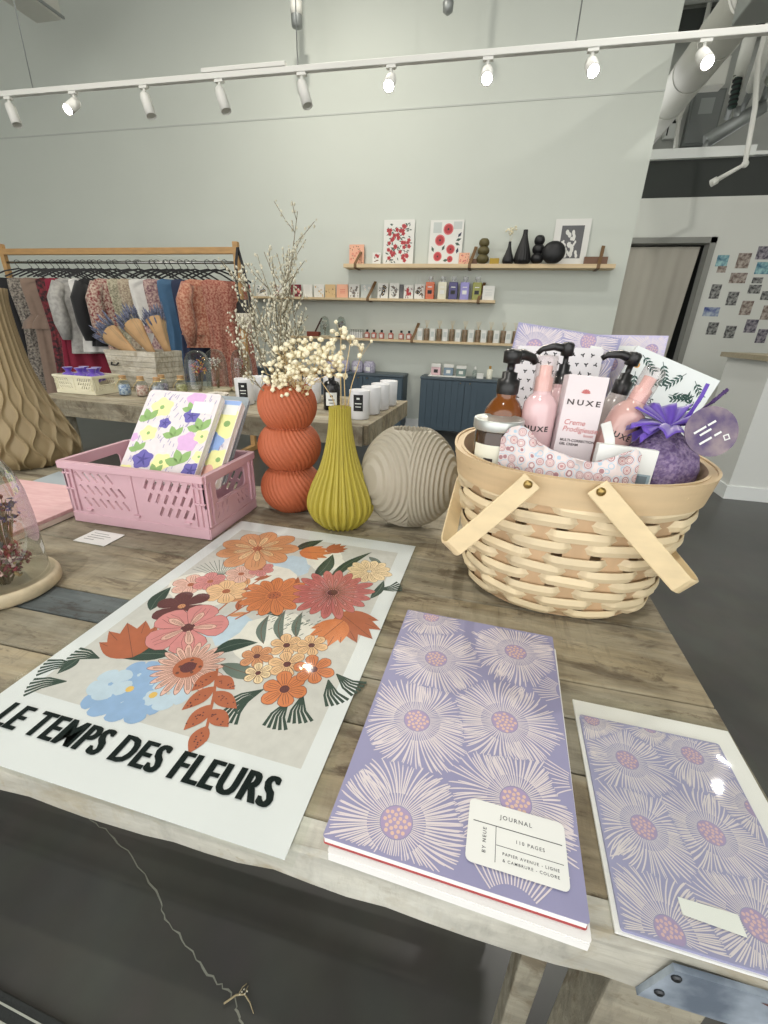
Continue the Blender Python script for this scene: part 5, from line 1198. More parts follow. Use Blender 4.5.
# small jars of dried petals with twine
cork = pmat('cork', (176, 140, 98), .8); glass2 = filmmat('jar_glass', (240, 245, 244), .12, .03)
jarfill = [pmat('petals_'+k, c, .85, col2=c2, vscale=90) for k, c, c2 in (('blue', (92, 120, 166), (206, 214, 220)), ('rose', (176, 120, 110), (226, 206, 190)), ('plum', (106, 92, 120), (190, 180, 190)), ('grey', (122, 124, 140), (200, 200, 206)), ('olive', (142, 138, 80), (206, 196, 150)))]
jl = ['blue', 'rose', 'plum', 'grey-lilac', 'olive']
for i, (x, y) in enumerate(((-1.70, 1.79), (-1.61, 1.80), (-1.575, 1.90), (-1.52, 1.80), (-1.475, 1.91))):
    t = thing('petal_jar', 'small corked glass jar of '+jl[i]+' dried petals on the back table', 'jar', (x, y, ZT), (0, 0, 0), 'petal jars on the back table')
    MB().lathe([(.024, 0), (.027, .004), (.027, .055), (.02, .066), (.016, .07), (.016, .078)], 28, capt=False).build('glass', glass2, t); MB().lathe([(.0235, .003), (.025, .008), (.025, .044), (.018, .048)], 22, mod=lambda a, z: 1+.04*math.sin(5*a+z*200)).build('petals', jarfill[i], t); MB().lathe([(.0145, .071), (.0155, .09)], 18).build('cork', cork, t)
    m = MB(); m.lathe([(.0172, .070), (.0185, .0725), (.0172, .075)], 18, capb=False, capt=False); m.tube([(0, -.018, .072), (-.02, -.026, .05), (-.028, -.028, .03)], .0012, 5); m.build('twine', straw, t)
flw = [pmat('posy_'+k, c, .85, var=.15, vscale=60) for k, c in (('red', (150, 52, 44)), ('yellow', (206, 160, 60)), ('violet', (96, 72, 132)), ('white', (214, 208, 194)), ('brown', (112, 86, 66)))]
for i, (x, y, h, r, mi, lab, plab) in enumerate(((-1.385, 1.93, .21, .060, (0, 1, 2, 1, 0), 'glass cloche over bright red and yellow dried flowers on the back table', 'bright red, yellow and violet dried posy under the nearest cloche'), (-1.39, 2.09, .21, .055, (3, 4, 4, 3), 'glass cloche over a pale dried posy, middle of the three', 'pale white and brown dried posy under the middle cloche'), (-1.29, 2.17, .21, .055, (4, 4, 3, 0), 'glass cloche over brown dried flowers, farthest of the three', 'brown dried posy under the farthest cloche'))):
    t = thing('glass_cloche', lab, 'cloche', (x, y, ZT)); MB().lathe([(r+.008, 0), (r+.01, .004), (r+.01, .012), (r+.006, .016), (.001, .016)], 40).build('base', lw, t)
    m = MB(); m.lathe([(r, .0165), (r, h*.62), (r*.93, h*.78), (r*.72, h*.92), (r*.4, h*.985), (.0001, h)], 40, capb=False, capt=False); m.build('dome', glass2, t)
    posy('dried_posy', plab, (x, y, ZT+.0165), h*.74, r*.62, flw, 20, 30+i, mi_w=mi, ps=.0085)
t = thing('raffia_wreath', 'tangled white raffia ring lying in front of the cloches', 'wreath', tuple(bt(-1.245, 1.86)+Vector((0, 0, ZT)))); rdm = random.Random(12); m = MB()
for k in range(26):
    a0 = rdm.uniform(0, 6.28); rr = rdm.uniform(.03, .052); pts = [(rr*math.cos(a0+q*.45), rr*.9*math.sin(a0+q*.45), .006+.02*abs(math.sin(a0*2+q*.7+k))) for q in range(12)]; m.tube(pts, .0024, 5)
m.build('strands', pmat('white_raffia', (214, 208, 196), .8), t)
# candles in white tumblers with black labels
tumbler = pmat('white_ceramic', (226, 226, 228), .3); wax = pmat('candle_wax', (232, 226, 210), .5)
t0 = thing('candle', 'x', 'candle', (0, 0, ZT)); MB().lathe([(.036, 0), (.039, .003), (.041, .108), (.0405, .11), (.038, .109), (.0375, .09)], 40, capt=False).build('tumbler', tumbler, t0); MB().lathe([(.0001, .0895), (.0374, .0895)], 32, capb=False, capt=False).build('wax', wax, t0)
def lab_mesh(r, w_, z0_, z1_, a0, lines):
    m = MB()
    for i in range(11): a = a0-w_/2/r+w_/r*i/10; m.v += [Vector((r*math.sin(a), -r*math.cos(a), z0_)), Vector((r*math.sin(a), -r*math.cos(a), z1_))]
    for i in range(10): m.f.append([2*i, 2*i+2, 2*i+3, 2*i+1]); m.m.append(0); m.sm.append(True)
    for (wd_, z, hh, mi_) in lines:
        b = len(m.v)
        for i in range(5): a = a0-wd_/2/r+wd_/r*i/4; m.v += [Vector(((r+.0004)*math.sin(a), -(r+.0004)*math.cos(a), z)), Vector(((r+.0004)*math.sin(a), -(r+.0004)*math.cos(a), z+hh))]
        for i in range(4): m.f.append([b+2*i, b+2*i+2, b+2*i+3, b+2*i+1]); m.m.append(mi_); m.sm.append(True)
    return m
lab_mesh(.0413, .038, .034, .096, -.12, ((.012, .078, .007, 1), (.026, .061, .0038, 1), (.022, .049, .003, 1))).build('label', [black_m, label_m], t0)
CL = [(-1.06, 1.79, .115, 'white candle tumbler nearest the pink crate on the back table'), (-1.045, 1.91, .0, 'white candle tumbler second behind the one by the pink crate'), (-.985, 2.0, .0, 'white candle tumbler farthest back of the left candle row'),
      (-.865, 1.84, .0, 'white candle tumbler half hidden behind the cream dried blossoms'), (-.80, 1.95, .0, 'white candle tumbler behind the half hidden one near the dark bottle'), (-.745, 2.06, .0, 'white candle tumbler farthest back, left of the dark bottle'),
      (-.485, 1.66, .0, 'front white candle tumbler at the right corner of the back table'), (-.47, 1.78, .0, 'white candle tumbler second from the front at the right corner'), (-.46, 1.90, .0, 'white candle tumbler third from the front at the right corner'), (-.452, 2.03, .0, 'white candle tumbler rearmost at the right corner of the back table')]
for i, (x, y, _, lab) in enumerate(CL):
    t = t0 if i == 0 else copy_tree(t0); t.location = (x, y, ZT); t.rotation_euler = (0, 0, math.atan2(-x, y)*.9 if i in (0, 3, 6) else 2.2+.4*i); tag(t, lab, 'candle', 'white candles on the back table')
t = thing('reed_bottle', 'dark glass bottle with a white label among the candles', 'bottle', (-.655, 1.81, ZT), (0, 0, .3)); MB().lathe([(.033, 0), (.036, .003), (.036, .10), (.03, .115), (.014, .122), (.014, .14)], 32).build('body', pmat('black_glass', (22, 22, 24), .12), t); lab_mesh(.0364, .05, .02, .075, 0, ((.012, .056, .008, 1), (.026, .042, .005, 1), (.018, .030, .003, 1))).build('label', [label_m, black_m], t)
# lavender in a whitewashed box
bxm = plank_mat('whitewashed_slat', (206, 198, 178), (150, 138, 116), (220, 216, 204), .4, 2.0)
LB = Vector((-1.83, 2.12, ZT)); t = thing('slatted_box', 'whitewashed slatted wooden box holding lavender bunches on the back table', 'box', LB, (0, 0, ang-.02)); Wb, Db, Hb = .33, .2, .185
for sg in (-1, 1):
    m = MB()
    for k in range(7):
        z = .002+k*Hb/7
        if sg < 0: m.add([(-Wb/2*(.86+.14*k/7), -Db/2-.012*k/7, z), (Wb/2*(.86+.14*k/7), -Db/2-.012*k/7, z), (Wb/2*(.86+.14*(k+1)/7), -Db/2-.012*(k+1)/7, z+Hb/7-.0015), (-Wb/2*(.86+.14*(k+1)/7), -Db/2-.012*(k+1)/7, z+Hb/7-.0015), (-Wb/2*(.86+.14*k/7), -Db/2+.008, z), (Wb/2*(.86+.14*k/7), -Db/2+.008, z), (Wb/2*(.86+.14*(k+1)/7), -Db/2+.008, z+Hb/7-.0015), (-Wb/2*(.86+.14*(k+1)/7), -Db/2+.008, z+Hb/7-.0015)], [(0, 1, 2, 3), (7, 6, 5, 4), (0, 4, 5, 1), (1, 5, 6, 2), (2, 6, 7, 3), (3, 7, 4, 0)])
        else: m.box(-Wb/2*.9, Db/2-.01, z, Wb/2*.9, Db/2, z+Hb/7-.0015)
    m.build('front_panel' if sg < 0 else 'back_panel', bxm, t)
for sg in (-1, 1):
    m = MB()
    for k in range(7): z = .002+k*Hb/7; x = sg*Wb/2*(.87+.12*k/7); m.box(min(x, x-sg*.009), -Db/2+.009, z, max(x, x-sg*.009), Db/2-.011, z+Hb/7-.0015)
    m.build('end_panel', bxm, t)
m = MB(); m.tube([(-.125, -Db/2-.012, .125), (-.12, -Db/2-.022, .112), (-.085, -Db/2-.022, .112), (-.08, -Db/2-.012, .125)], .004, 8); m.build('handle', black_m, t); MB().box(-Wb/2*.84, -Db/2+.009, .001, Wb/2*.84, Db/2-.011, .006).build('bottom', bxm, t)
kraft = pmat('kraft_paper', (172, 138, 98), .8, var=.08, vscale=30); lavh = pmat('lavender_heads', (70, 74, 96), .9, col2=(112, 116, 134), vscale=120); lavs = pmat('lavender_stalks', (110, 116, 100), .9)
for bi, (dx, dy, lean, L_, lab) in enumerate(((.01, -.045, -.95, .28, 'kraft-wrapped lavender bunch leaning farthest left in the slatted box'), (.07, .0, -.62, .28, 'kraft-wrapped lavender bunch in the middle of the slatted box'), (.12, .045, -.3, .25, 'kraft-wrapped lavender bunch nearest upright in the slatted box'))):
    t = thing('lavender_bunch', lab, 'lavender', LB+Vector((dx, dy, .135)), (0, lean, ang), 'lavender bunches in the slatted box'); rdm = random.Random(60+bi)
    m = MB(); vs = []; n = 24
    for (r_, z_) in ((.012, 0), (.026, .08), (.042, .15), (.058, .21)):
        for j in range(n+1): a = -PI*.95+PI*1.9*j/n; vs.append((r_*math.sin(a), -r_*math.cos(a)*.6, z_+(.018*math.cos(a*1.0) if z_ > .2 else 0)))
    m.add(vs, [(i*(n+1)+j, i*(n+1)+j+1, (i+1)*(n+1)+j+1, (i+1)*(n+1)+j) for i in range(3) for j in range(n)], 0, True); o = m.build('wrapper', kraft, t); md = o.modifiers.new('s', 'SOLIDIFY'); md.thickness = .001
    s_ = MB(); h_ = MB()
    for k in range(60):
        a = rdm.uniform(0, 6.28); d = math.sqrt(rdm.random()); top = Vector((.078*d*math.cos(a), .045*d*math.sin(a), L_*rdm.uniform(.86, 1.08))); bot = Vector((.006*d*math.cos(a), .005*math.sin(a), .02)); s_.tube([bot, top], .0008, 4)
        dv = (top-bot).normalized(); h_.tube([top-dv*.035, top-dv*.022, top-dv*.008, top+dv*.012], [.0022, .005, .0045, .001], 6)
    s_.build('stalks', lavs, t); h_.build('heads', lavh, t)

# ================================================================ wall shelves and what stands on them
shelf_w = pmat('shelf_pine', (206, 184, 146), .55, var=.09, vscale=4, stretch=(1, 9, 9)); strap_m = pmat('leather_strap', (112, 84, 52), .6, var=.1, vscale=30)
def shelf(x0, x1, zt, th, straps, label):
    t = thing('wall_shelf', label, 'shelf', ((x0+x1)/2, WALL_Y, zt), group='wall shelves'); c = (x0+x1)/2
    MB().box(x0-c, -.17, -th, x1-c, -.003, 0).build('board', shelf_w, t, bevel=.002)
    for x in straps: m = MB(); m.strap([(x-c+.04, -.004, .17), (x-c+.02, -.10, .075), (x-c, -.173, -.0), (x-c, -.174, -th), (x-c, -.15, -th-.004), (x-c, -.006, -th-.006)], (1, 0, 0), .03, .004); m.build('strap', strap_m, t)
shelf(-1.63, 1.02, 1.703, .036, (-1.5, -.32, .87), 'top pine wall shelf with leather straps, carrying prints and black vases')
shelf(-2.74, -.03, 1.384, .024, (-1.36, -.2), 'middle pine wall shelf lined with cards and tall bottles')
shelf(-2.32, .24, .984, .024, (-.86,), 'lowest pine wall shelf lined with small jars')
SY = 5.0
cardm = pmat('card_white', (220, 220, 214), .6); inks = {k: pmat('shelf_ink_'+k, c, .6) for k, c in dict(red=(176, 58, 62), green=(72, 90, 80), black=(40, 40, 42), grey=(96, 96, 98), peach=(226, 172, 144), coral=(214, 128, 112), sand=(206, 178, 132), maroon=(120, 40, 52), blue=(58, 70, 120), pale=(190, 196, 192), brown=(110, 80, 60), rose=(206, 110, 110), navy=(50, 56, 76)).items()}
IK = list(inks); IM = [cardm]+[inks[k] for k in IK]; ii = {k: i+1 for i, k in enumerate(IK)}; ii['white'] = 0
sleeve2 = filmmat('print_sleeve', (250, 252, 250), .06, .1)
def print_card(name, label, cat, x0, x1, z0, h, base, draw, group, lean=.06, y=SY+.04, th=.004, sleeve=False, box=0):
    w = x1-x0; m = MB(); m.prism([(0, 0), (w, 0), (w, h), (0, h)], -th, 0, ii[base])
    draw(m, w, h)
    o = m.build(name, IM, None, (x0, y, z0+.0005), (PI/2-lean, 0, 0)); tag(o, label, cat, group); return o
def blooms(seed, n, col, leafc, r, x0=.1, x1=.9, y0=.08, y1=.92, extra=None):
    def f(m, w, h):
        rd = random.Random(seed); z = .0006
        for k in range(n*3):
            x, y = w*rd.uniform(x0, x1), h*rd.uniform(y0, y1); a = rd.uniform(0, 6.28); l = r*w*1.9
            z += .000004; m.flat([(x, y), (x+l*.5*math.cos(a-.35), y+l*.5*math.sin(a-.35)), (x+l*math.cos(a), y+l*math.sin(a)), (x+l*.5*math.cos(a+.35), y+l*.5*math.sin(a+.35))], z, ii[leafc])
        for k in range(n):
            x, y = w*rd.uniform(x0, x1), h*rd.uniform(y0, y1); z += .000004; m.flat([(x+r*w*(1+.2*math.cos(5*q*PI/8))*math.cos(q*PI/8), y+r*w*(1+.2*math.cos(5*q*PI/8))*math.sin(q*PI/8)) for q in range(16)], z, ii[col]); z += .000004; m.flat(circ(x, y, r*w*.3, 8), z, ii['maroon' if col == 'red' else 'sand'])
    return f
def blank(m, w, h): pass
gt = 'things on the top wall shelf'; gm = 'cards on the middle wall shelf'
ZS = 1.7035
print_card('notebook', 'peach floral notebook at the left end of the top shelf', 'notebook', -1.60, -1.44, ZS, .19, 'peach', blooms(1, 6, 'coral', 'brown', .07), gt, th=.02)
print_card('greeting_card', 'small white card with a red bloom right of the peach notebook', 'card', -1.345, -1.255, ZS, .115, 'white', blooms(2, 4, 'red', 'brown', .14, .3, .7, .2, .8), gt)
print_card('floral_print', 'large white print crowded with red roses and green leaves, left on top shelf', 'art print', -1.235, -.915, ZS, .41, 'white', blooms(3, 34, 'red', 'green', .058, .13, .87, .08, .9), gt, y=SY+.06)
def poppies(m, w, h):
    z = .0008
    m.flat([(w*.1, h*.72), (w*.35, h*.72), (w*.35, h*.95), (w*.1, h*.95)], z, ii['pale']); m.flat([(w*.7, h*.8), (w*.95, h*.8), (w*.95, h*.96), (w*.7, h*.96)], z, ii['pale'])
    for k, (x, y, r) in enumerate(((.55, .8, .15), (.32, .56, .15), (.66, .36, .13), (.28, .2, .13), (.66, .14, .09))):
        z += .00002; m.flat(circ(x*w, y*h, r*w, 18), z, ii['rose']); m.flat(circ(x*w, y*h, r*w*.78, 18), z+.00001, ii['red']); m.flat(circ(x*w, y*h, r*w*.2, 8), z+.000015, ii['black'])
    for (x, y, a) in ((.8, .55, .3), (.85, .62, .9), (.78, .5, -.4), (.15, .3, 2), (.4, .33, 1.1), (.45, .1, .2), (.85, .26, 1.4)): z += .00002; l = w*.17; m.flat([(x*w, y*h), (x*w+l*.5*math.cos(a-.5), y*h+l*.5*math.sin(a-.5)), (x*w+l*math.cos(a), y*h+l*math.sin(a)), (x*w+l*.5*math.cos(a+.5), y*h+l*.5*math.sin(a+.5))], z, ii['green' if x < .84 else 'navy'])
print_card('poppy_print', 'large white print of big round red poppies on the top shelf', 'art print', -.755, -.42, ZS, .40, 'white', poppies, gt, y=SY+.06)
print_card('greeting_card', 'small pink card right of the poppy print', 'card', -.44, -.335, ZS, .11, 'peach', blooms(5, 5, 'rose', 'brown', .08), gt)
def mono(m, w, h):
    m.flat([(w*.2, h*.16), (w*.83, h*.16), (w*.83, h*.86), (w*.2, h*.86)], .0006, ii['grey']); rd = random.Random(9); z = .0007
    for k in range(16): x, y = w*rd.uniform(.27, .76), h*rd.uniform(.22, .8); a = rd.uniform(0, 6); z += .00001; l = w*rd.uniform(.05, .1); m.flat([(x+l*(1+.5*math.cos(2*q*PI/7+a))*math.cos(q*PI/7)*.7, y+l*(1+.5*math.cos(2*q*PI/7+a))*math.sin(q*PI/7)) for q in range(14)], z, 0)
print_card('mono_print', 'large white-framed grey leaf print at the right end of the top shelf', 'art print', .445, .765, ZS, .39, 'white', mono, gt, y=SY+.065)
print_card('wooden_card_block', 'small brown wooden block sign right of the grey leaf print', 'block', .745, .95, ZS, .065, 'brown', blank, gt, th=.03, y=SY-.02)
print_card('wooden_card_block', 'small brown block left of the olive bubble vase', 'block', -.33, -.25, ZS, .05, 'brown', blank, gt, th=.03, y=SY-.01)
mb = pmat('mustard_box', (170, 140, 40), .6)
tag(MB().box(-.045, -.03, 0, .045, .03, .05).build('gift_box', mb, None, (-.085, SY-.02, ZS), bevel=.003), 'little mustard box right of the olive bubble vase', 'box', gt)
olive = pmat('olive_print', (92, 84, 50), .6); blkv = pmat('black_print', (24, 24, 25), .5)
def bub(s, R0, h): 
    pr_ = []
    for (zc, R_) in ((.19*h, R0), (.52*h, R0*.93), (.83*h, R0*.8)):
        for i in range(11): z = -.165*h+.33*h*i/10; pr_.append((R_*math.sqrt(max(.08, 1-(z/(.2*h))**2)), zc+z))
    return pr_
vase_mesh('bubble_vase', bub(1, .06, .215), 96, lambda a, z, r: .0018*abs(math.sin(14*(a+z*7))), olive, 'olive stacked-bubble vase in the middle of the top shelf', (-.20, SY-.03, ZS+.003))
vase_mesh('bud_vase', smooth_prof([(.04, 0), (.053, .02), (.05, .05), (.03, .1), (.016, .15), (.012, .19)], 30), 96, lambda a, z, r: .02*r*math.sin(16*a), blkv, 'slim black bud vase holding a pale sprig on the top shelf', (.043, SY-.03, ZS))
blossom('pale dried sprig standing in the slim black bud vase on the top shelf', (.043, SY-.03, ZS+.17), [(.02, SY-.03, ZS+.27), (.06, SY-.03, ZS+.29)], 77, None, .012, 'dried_sprig', per=8, spread=.03)
vase_mesh('bottle_vase', smooth_prof([(.06, 0), (.078, .03), (.072, .08), (.045, .17), (.024, .24), (.02, .285)], 40), 120, lambda a, z, r: .02*r*math.sin(20*a), blkv, 'tallest black bottle vase on the top shelf', (.175, SY-.03, ZS))
vase_mesh('bubble_vase', bub(1, .058, .235), 96, lambda a, z, r: .0018*abs(math.sin(14*(a+z*7))), blkv, 'black stacked-bubble vase on the top shelf', (.313, SY-.03, ZS+.003))
vase_mesh('round_vase', [(.105*math.sin(PI*(.12+.8*i/20)), .09-.095*math.cos(PI*(.12+.8*i/20))) for i in range(21)], 96, lambda a, z, r: .001*math.sin(30*a), blkv, 'round flattened black vase in front of the grey leaf print', (.452, SY-.07, ZS+.003), sy=.55)
# middle shelf cards
ZM = 1.3845
MC = [(-2.72, -2.58, .12, 'white', blooms(11, 3, 'grey', 'green', .12), 'pale grey card behind the dried twigs, left end of the middle shelf'), (-2.49, -2.40, .12, 'white', blooms(12, 3, 'maroon', 'red', .16), 'white card with a maroon flower behind the dried twigs'), (-2.29, -2.165, .128, 'maroon', blooms(13, 3, 'rose', 'black', .14), 'dark maroon card with a rose on the middle shelf'),
      (-2.14, -2.03, .13, 'white', blank, 'plain white card right of the dark maroon card'), (-2.01, -1.895, .133, 'white', blooms(15, 8, 'sand', 'pale', .07), 'white card with faint sand sprigs'), (-1.88, -1.76, .133, 'sand', blooms(16, 2, 'brown', 'brown', .06), 'sand-coloured card on the middle shelf'), (-1.745, -1.615, .135, 'peach', lambda m, w, h: [m.flat([(w*.3, h*k), (w*.75, h*k), (w*.75, h*(k+.05)), (w*.3, h*(k+.05))], .0006, ii['coral']) for k in (.35, .47, .59)] and None, 'salmon pink card with coral lettering bars'),
      (-1.605, -1.485, .138, 'white', blooms(18, 5, 'grey', 'brown', .11), 'white card with brown-grey sprigs right of the salmon card'), (-1.47, -1.35, .138, 'pale', blooms(19, 3, 'white', 'pale', .1), 'pale grey-green card by the leather strap'), (-1.28, -1.165, .15, 'white', blooms(20, 5, 'black', 'black', .14, .25, .75, .2, .8), 'white card with a bold black floral figure'), (-1.15, -1.045, .152, 'white', blooms(21, 5, 'grey', 'black', .12, .25, .75, .2, .8), 'white card with small black sprigs'),
      (-1.04, -.998, .14, 'grey', blank, 'narrow grey card edge-on beside the red bloom card'), (-.992, -.89, .137, 'white', blooms(23, 5, 'red', 'maroon', .15, .25, .75, .2, .8), 'white card with deep red bloom on the middle shelf'), (-.878, -.768, .145, 'white', blooms(24, 7, 'black', 'brown', .12, .18, .82, .18, .82), 'white card with a dark square picture beside the orange bottle')]
for (x0, x1, h, bs_, dr, lab) in MC: print_card('greeting_card', lab, 'card', x0, x1, ZM, h, bs_, dr, gm)
bc = [('orange', (196, 92, 44)), ('cream', (216, 212, 188)), ('deep violet', (56, 50, 108)), ('lilac', (136, 130, 190)), ('olive green', (136, 138, 52))]
for i, (nm, c) in enumerate(bc):
    x = (-.705, -.577, -.465, -.348, -.225)[i]
    t = thing('bottle', nm+' tall bottle with a clear stopper on the middle shelf', 'bottle', (x, SY-.01, ZM), group='tall bottles on the middle shelf'); m = MB(); m.prism(rrect(-.045, -.025, .045, .025, .008), 0, .16); m.build('body', pmat('bottle_'+nm.replace(' ', '_'), c, .25), t, bevel=.004)
    MB().lathe([(.02, .161), (.02, .178), (.026, .18), (.026, .21)], 18).build('stopper', filmmat('frosted_stopper', (236, 238, 238), .1, .2, .3), t); m = MB(); m.flat([(-.022, .05), (.022, .05), (.022, .085), (-.022, .085)], .0256, 0, R(PI/2, 'X')); m.flat([(-.022, .11), (.022, .11), (.022, .118), (-.022, .118)], .0256, 1, R(PI/2, 'X')); m.build('label', [black_m if i % 2 == 0 else cardm, cardm], t)
print_card('carton', 'white printed carton at the right end of the middle shelf', 'box', -.165, -.05, ZM, .13, 'white', lambda m, w, h: [m.flat([(w*.2, h*k), (w*.8, h*k), (w*.8, h*(k+.03)), (w*.2, h*(k+.03))], .0006, ii['pale']) for k in (.3, .4, .5, .7)] and None, gm, lean=0, th=.06, y=SY-.03)
# lowest shelf
ZL = .9845; lshelf = 'bottles on the lowest wall shelf'
t = thing('incense_holder', 'terracotta block holding a slanted dark stick, left on the lowest shelf', 'holder', (-2.0, SY-.03, ZL)); MB().box(-.07, -.04, 0, .07, .04, .05).build('block', pmat('terracotta_block', (128, 62, 46), .7), t, bevel=.004); m = MB(); m.strap([(.02, 0, .052), (.1, 0, .19)], (0, 1, 0), .02, .012); m.build('stick', pmat('dark_stick', (70, 46, 34), .6), t)
t = thing('glass_bottle', 'small clear bottle left of the terracotta holder', 'bottle', (-2.16, SY-.03, ZL)); MB().lathe([(.03, 0), (.032, .06), (.014, .08), (.014, .11)], 20).build('body', glass2, t); MB().lathe([(.016, .111), (.016, .13)], 16).build('stopper', black_m, t)
for (x, lab, mi, plab) in ((-1.87, 'glass cloche over pale dried flowers on the lowest wall shelf', (3, 3, 4), 'pale dried posy under the cloche on the lowest wall shelf'), (-1.675, 'glass cloche over dark dried flowers on the lowest wall shelf', (4, 4, 2), 'dark dried posy under the second cloche on the lowest shelf')):
    t = thing('glass_cloche', lab, 'cloche', (x, SY-.02, ZL)); MB().lathe([(.06, 0), (.062, .012), (.001, .014)], 32).build('base', lw if x < -1.8 else blkv, t); m = MB(); m.lathe([(.052, .0145), (.052, .14), (.045, .18), (.03, .205), (.0001, .215)], 32, capb=False, capt=False); m.build('dome', glass2, t)
    posy('dried_posy', plab, (x, SY-.02, ZL+.0145), .16, .03, flw, 18, 80+int(-x*10), mi_w=mi, ps=.01)
t = thing('wire_rack', 'small white wire rack of labels on the lowest shelf', 'rack', (-1.49, SY-.03, ZL)); m = MB(); m.box(-.075, -.03, 0, .075, .03, .06); m.build('tray', cardm, t, bevel=.003); m = MB()
for k in range(8): x = -.07+.02*k; m.tube([(x, -.031, .005), (x, -.031, .085), (x, .031, .085), (x, .031, .005)], .002, 5)
m.build('wires', black_m, t)
lotion = pmat('rose_lotion', (176, 112, 100), .25); whitelab = pmat('tiny_label', (218, 210, 206), .6)
t0 = thing('lotion_bottle', 'x', 'bottle', (-1.37, SY-.03, ZL)); MB().lathe([(.028, 0), (.03, .004), (.03, .055), (.014, .064), (.012, .066)], 20).build('body', lotion, t0); MB().lathe([(.013, .0665), (.013, .09)], 14).build('cap', blkv, t0); lab_mesh(.0304, .035, .012, .045, 0, ()).build('label', whitelab, t0)
for i, x in enumerate((-1.37, -1.293, -1.205, -1.1, -.985, -.9)):
    t = t0 if i == 0 else copy_tree(t0); t.location.x = x; tag(t, 'small rose bottle with a black cap in the row on the lowest wall shelf', 'bottle', 'rose bottles on the lowest shelf')
jarm = pmat('diffuser_brown', (110, 92, 70), .4, col2=(140, 120, 96), vscale=30)
t0 = thing('reed_diffuser', 'x', 'diffuser', (-.75, SY-.03, ZL)); m = MB(); m.box(-.085, -.03, 0, -.03, .03, .12); m.build('carton', cardm, t0, bevel=.002); MB().lathe([(.026, 0), (.028, .004), (.028, .115), (.024, .12)], 20, c=(.01, 0, 0)).build('bottle', jarm, t0); m = MB()
for k in range(5): m.tube([(.01, 0, .12), (.01+.012*(k-2), .004*(k % 2), .20)], .001, 5)
m.build('reeds', straw, t0); MB().box(-.075, -.0312, .04, -.04, -.0302, .09).build('label', inks['pale'], t0)
for i, x in enumerate((-.72, -.585, -.45, -.315, -.18, -.05, .08, .2)):
    t = t0 if i == 0 else copy_tree(t0); t.location.x = x; tag(t, 'brown reed diffuser with its white carton in the row on the lowest wall shelf', 'diffuser', 'reed diffusers on the lowest shelf')
# ================================================================ blue sideboards
cabm = pmat('slate_blue_paint', (58, 76, 88), .5, var=.05, vscale=10); cabt = pmat('slate_blue_top', (70, 84, 92), .4)
def sideboard(x0, x1, label, knob=True):
    W_ = x1-x0; t = thing('sideboard', label, 'sideboard', ((x0+x1)/2, 4.78, 0)); h = .63
    MB().box(-W_/2+.005, .022, .06, W_/2-.005, .29, h-.025).build('carcass', cabm, t); MB().box(-W_/2, 0, h-.0245, W_/2, .295, h).build('top', cabt, t, bevel=.003)
    for sx_ in (-W_/2+.01, W_/2-.05):
        for sy_ in (.03, .24): MB().box(sx_, sy_, 0, sx_+.04, sy_+.04, .0595).build('foot', cabm, t)
    nd = max(2, int(round(W_/.48))); dw = (W_-.02)/nd
    for k in range(nd):
        xa = -W_/2+.01+k*dw; m = MB(); nb_ = 7; bw_ = (dw-.004)/nb_
        for j in range(nb_): m.box(xa+.002+j*bw_+.002, .006, .07, xa+.002+(j+1)*bw_-.002, .0215, h-.03)
        m.box(xa+.002, .012, .07, xa+dw-.002, .0215, h-.03); dr = m.build('door', cabm, t)
        q = MB(); kx = xa+(dw-.05 if k % 2 == 0 else .05); q.tube([(kx, .006, h-.05), (kx, -.012, h-.05)], .006, 10); q.build('knob', brass, dr)
    return t
sideboard(-2.72, -.905, 'long slate blue sideboard behind the back table, left one'); sideboard(-.722, .245, 'slate blue beadboard sideboard under the lowest shelf, right one')
ZC = .6308; t = thing('display_tray', 'white tray of small boxes on the right slate blue sideboard', 'tray', (-.445, 4.9, ZC)); MB().box(-.2, -.07, 0, .2, .07, .012).build('base', cardm, t, bevel=.003); m = MB(); m.box(-.2, .064, .0125, .2, .07, .03); m.build('back_rail', cardm, t)
for (x, w_, h_, c, lab) in ((-.57, .1, .115, (214, 182, 186), 'pink soap box on the white tray, left one'), (-.435, .1, .115, (120, 140, 156), 'blue-grey soap box in the middle of the white tray'), (-.30, .1, .105, (110, 130, 124), 'green-grey soap box on the white tray, right one')):
    o = thing('soap_box', lab, 'box', (x, 4.905, ZC+.0125), group='boxes on the white tray'); MB().box(-w_/2, -.03, 0, w_/2, .03, h_*.7).build('body', pmat('soap_'+lab[:4], c, .5), o, bevel=.003); MB().box(-w_/2-.002, -.032, h_*.7+.0005, w_/2+.002, .032, h_).build('lid', cardm, o, bevel=.002); MB().box(-.022, -.0315, h_*.2, .022, -.0305, h_*.5).build('label', black_m if c[0] > 200 else cardm, o)
t = thing('room_spray', 'thin clear bottle right of the white tray on the sideboard', 'bottle', (-.155, 4.9, ZC)); MB().lathe([(.022, 0), (.024, .07), (.01, .085)], 20).build('body', glass2, t); MB().lathe([(.011, .0855), (.011, .115)], 14).build('cap', cardm, t)
t = thing('soap_box', 'low white box right of the thin clear bottle on the sideboard', 'box', (-.095, 4.88, ZC)); MB().box(-.035, -.03, 0, .035, .03, .035).build('body', cardm, t, bevel=.003); MB().box(-.036, -.031, .0355, .036, .031, .05).build('lid', cardm, t, bevel=.002)
t = thing('soap_bottle', 'cream bottle at the right end of the sideboard by the amber pump', 'bottle', (-.0, 4.88, ZC)); MB().lathe([(.028, 0), (.03, .004), (.03, .09), (.014, .1)], 20).build('body', creamlab, t); MB().lathe([(.012, .1005), (.012, .13)], 14).build('cap', pmat('ochre_cap', (180, 140, 60), .5), t)
wrapm = pmat('lilac_wrapper', (150, 146, 170), .5, col2=(190, 188, 200), vscale=60)
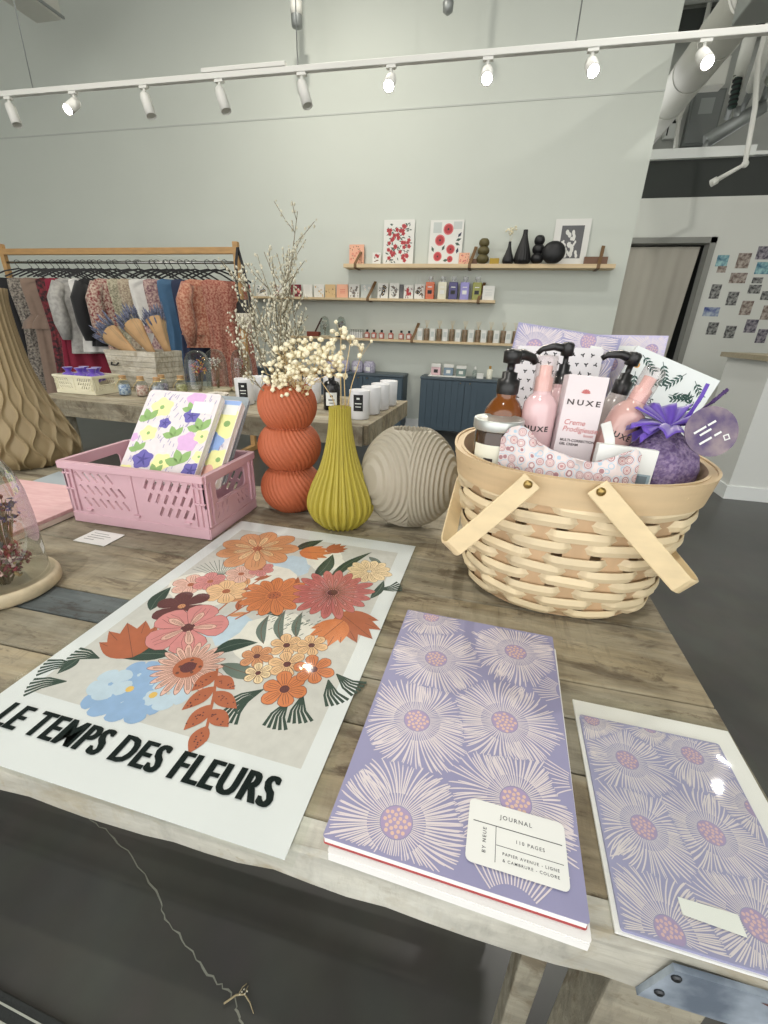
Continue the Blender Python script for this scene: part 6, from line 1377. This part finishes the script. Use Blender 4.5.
for i, x in enumerate((-1.78, -1.62, -1.46, -1.32)):
    t = thing('wrapped_candle', 'x', 'candle', (x, 4.9, ZC), group='wrapped candles on the left sideboard'); tag(t, 'lilac ribbed candle in clear wrap, one of the row on the left sideboard'); MB().lathe([(.06, 0), (.066, .02), (.064, .09), (.045, .118)], 48, mod=lambda a, z: 1+.05*math.sin(14*a)).build('candle_body', wrapm, t); MB().box(-.025, -.0705, .02, .025, -.0692, .06).build('label', cardm, t)
# ================================================================ small floor things
t = thing('floor_twig', 'dry broken twig lying on the concrete beside the crack', 'twig', (-.322, .285, .002), (0, 0, .3)); t.scale = (.75, .75, .75); m = MB(); m.tube([(0, 0, .002), (.025, .012, .004), (.045, .012, .005), (.06, -.002, .003), (.072, -.02, .002)], [.0022, .0022, .002, .0016, .001], 6); m.tube([(.03, .012, .004), (.038, .024, .006), (.046, .03, .004)], .0012, 5); m.tube([(.045, .012, .005), (.05, .026, .004)], .001, 5); m.build('stem', pmat('dry_twig', (150, 138, 108), .8), t); m = MB()
for k in range(5): bud(m, (.034+.004*k, .012+.004*(k % 3), .006), .003, random.Random(k), 0)
m.build('buds', fleck, t)
t = thing('floor_mat', 'black mat with a white stripe on the floor at the lower left corner', 'mat', (-.70, .1, .0005), (0, 0, math.radians(-2.5))); m = MB(); m.box(-.6, -.35, 0, .3, .106, .006); m.build('mat_body', pmat('black_rubber', (36, 40, 40), .7, bump=.3, bscale=200), t, bevel=.002); m = MB(); m.box(-.6, .092, .0061, .3, .0945, .0068); m.box(-.6, .071, .0061, .3, .078, .0068); m.build('stripe', pmat('mat_stripe', (170, 174, 164), .6), t)
# ================================================================ daylight from the open shop front and unseen fill lamps added overhead to brighten level surfaces
w = bpy.data.worlds.new('sky'); sc.world = w; w.use_nodes = True
w.node_tree.nodes['Background'].inputs[0].default_value = (1, .99, .97, 1); w.node_tree.nodes['Background'].inputs[1].default_value = 2.35
for (x, y, e, c) in ((-.6, -.9, 42, (1, .97, .92)), (-2.6, 1.2, 38, (1, .93, .82)), (.9, 2.7, 30, (1, .97, .92)), (-1.6, 3.6, 40, (1, .95, .86)), (2.6, 3.4, 26, (1, .97, .92))):
    ld = bpy.data.lights.new('overhead_fill', 'AREA'); ld.shape = 'RECTANGLE'; ld.size = .1; ld.size_y = .1; ld.energy = e; ld.color = c
    lo = bpy.data.objects.new('overhead_fill', ld); C.objects.link(lo); lo.location = (x, y, 4.1)
sc.view_settings.exposure = .06
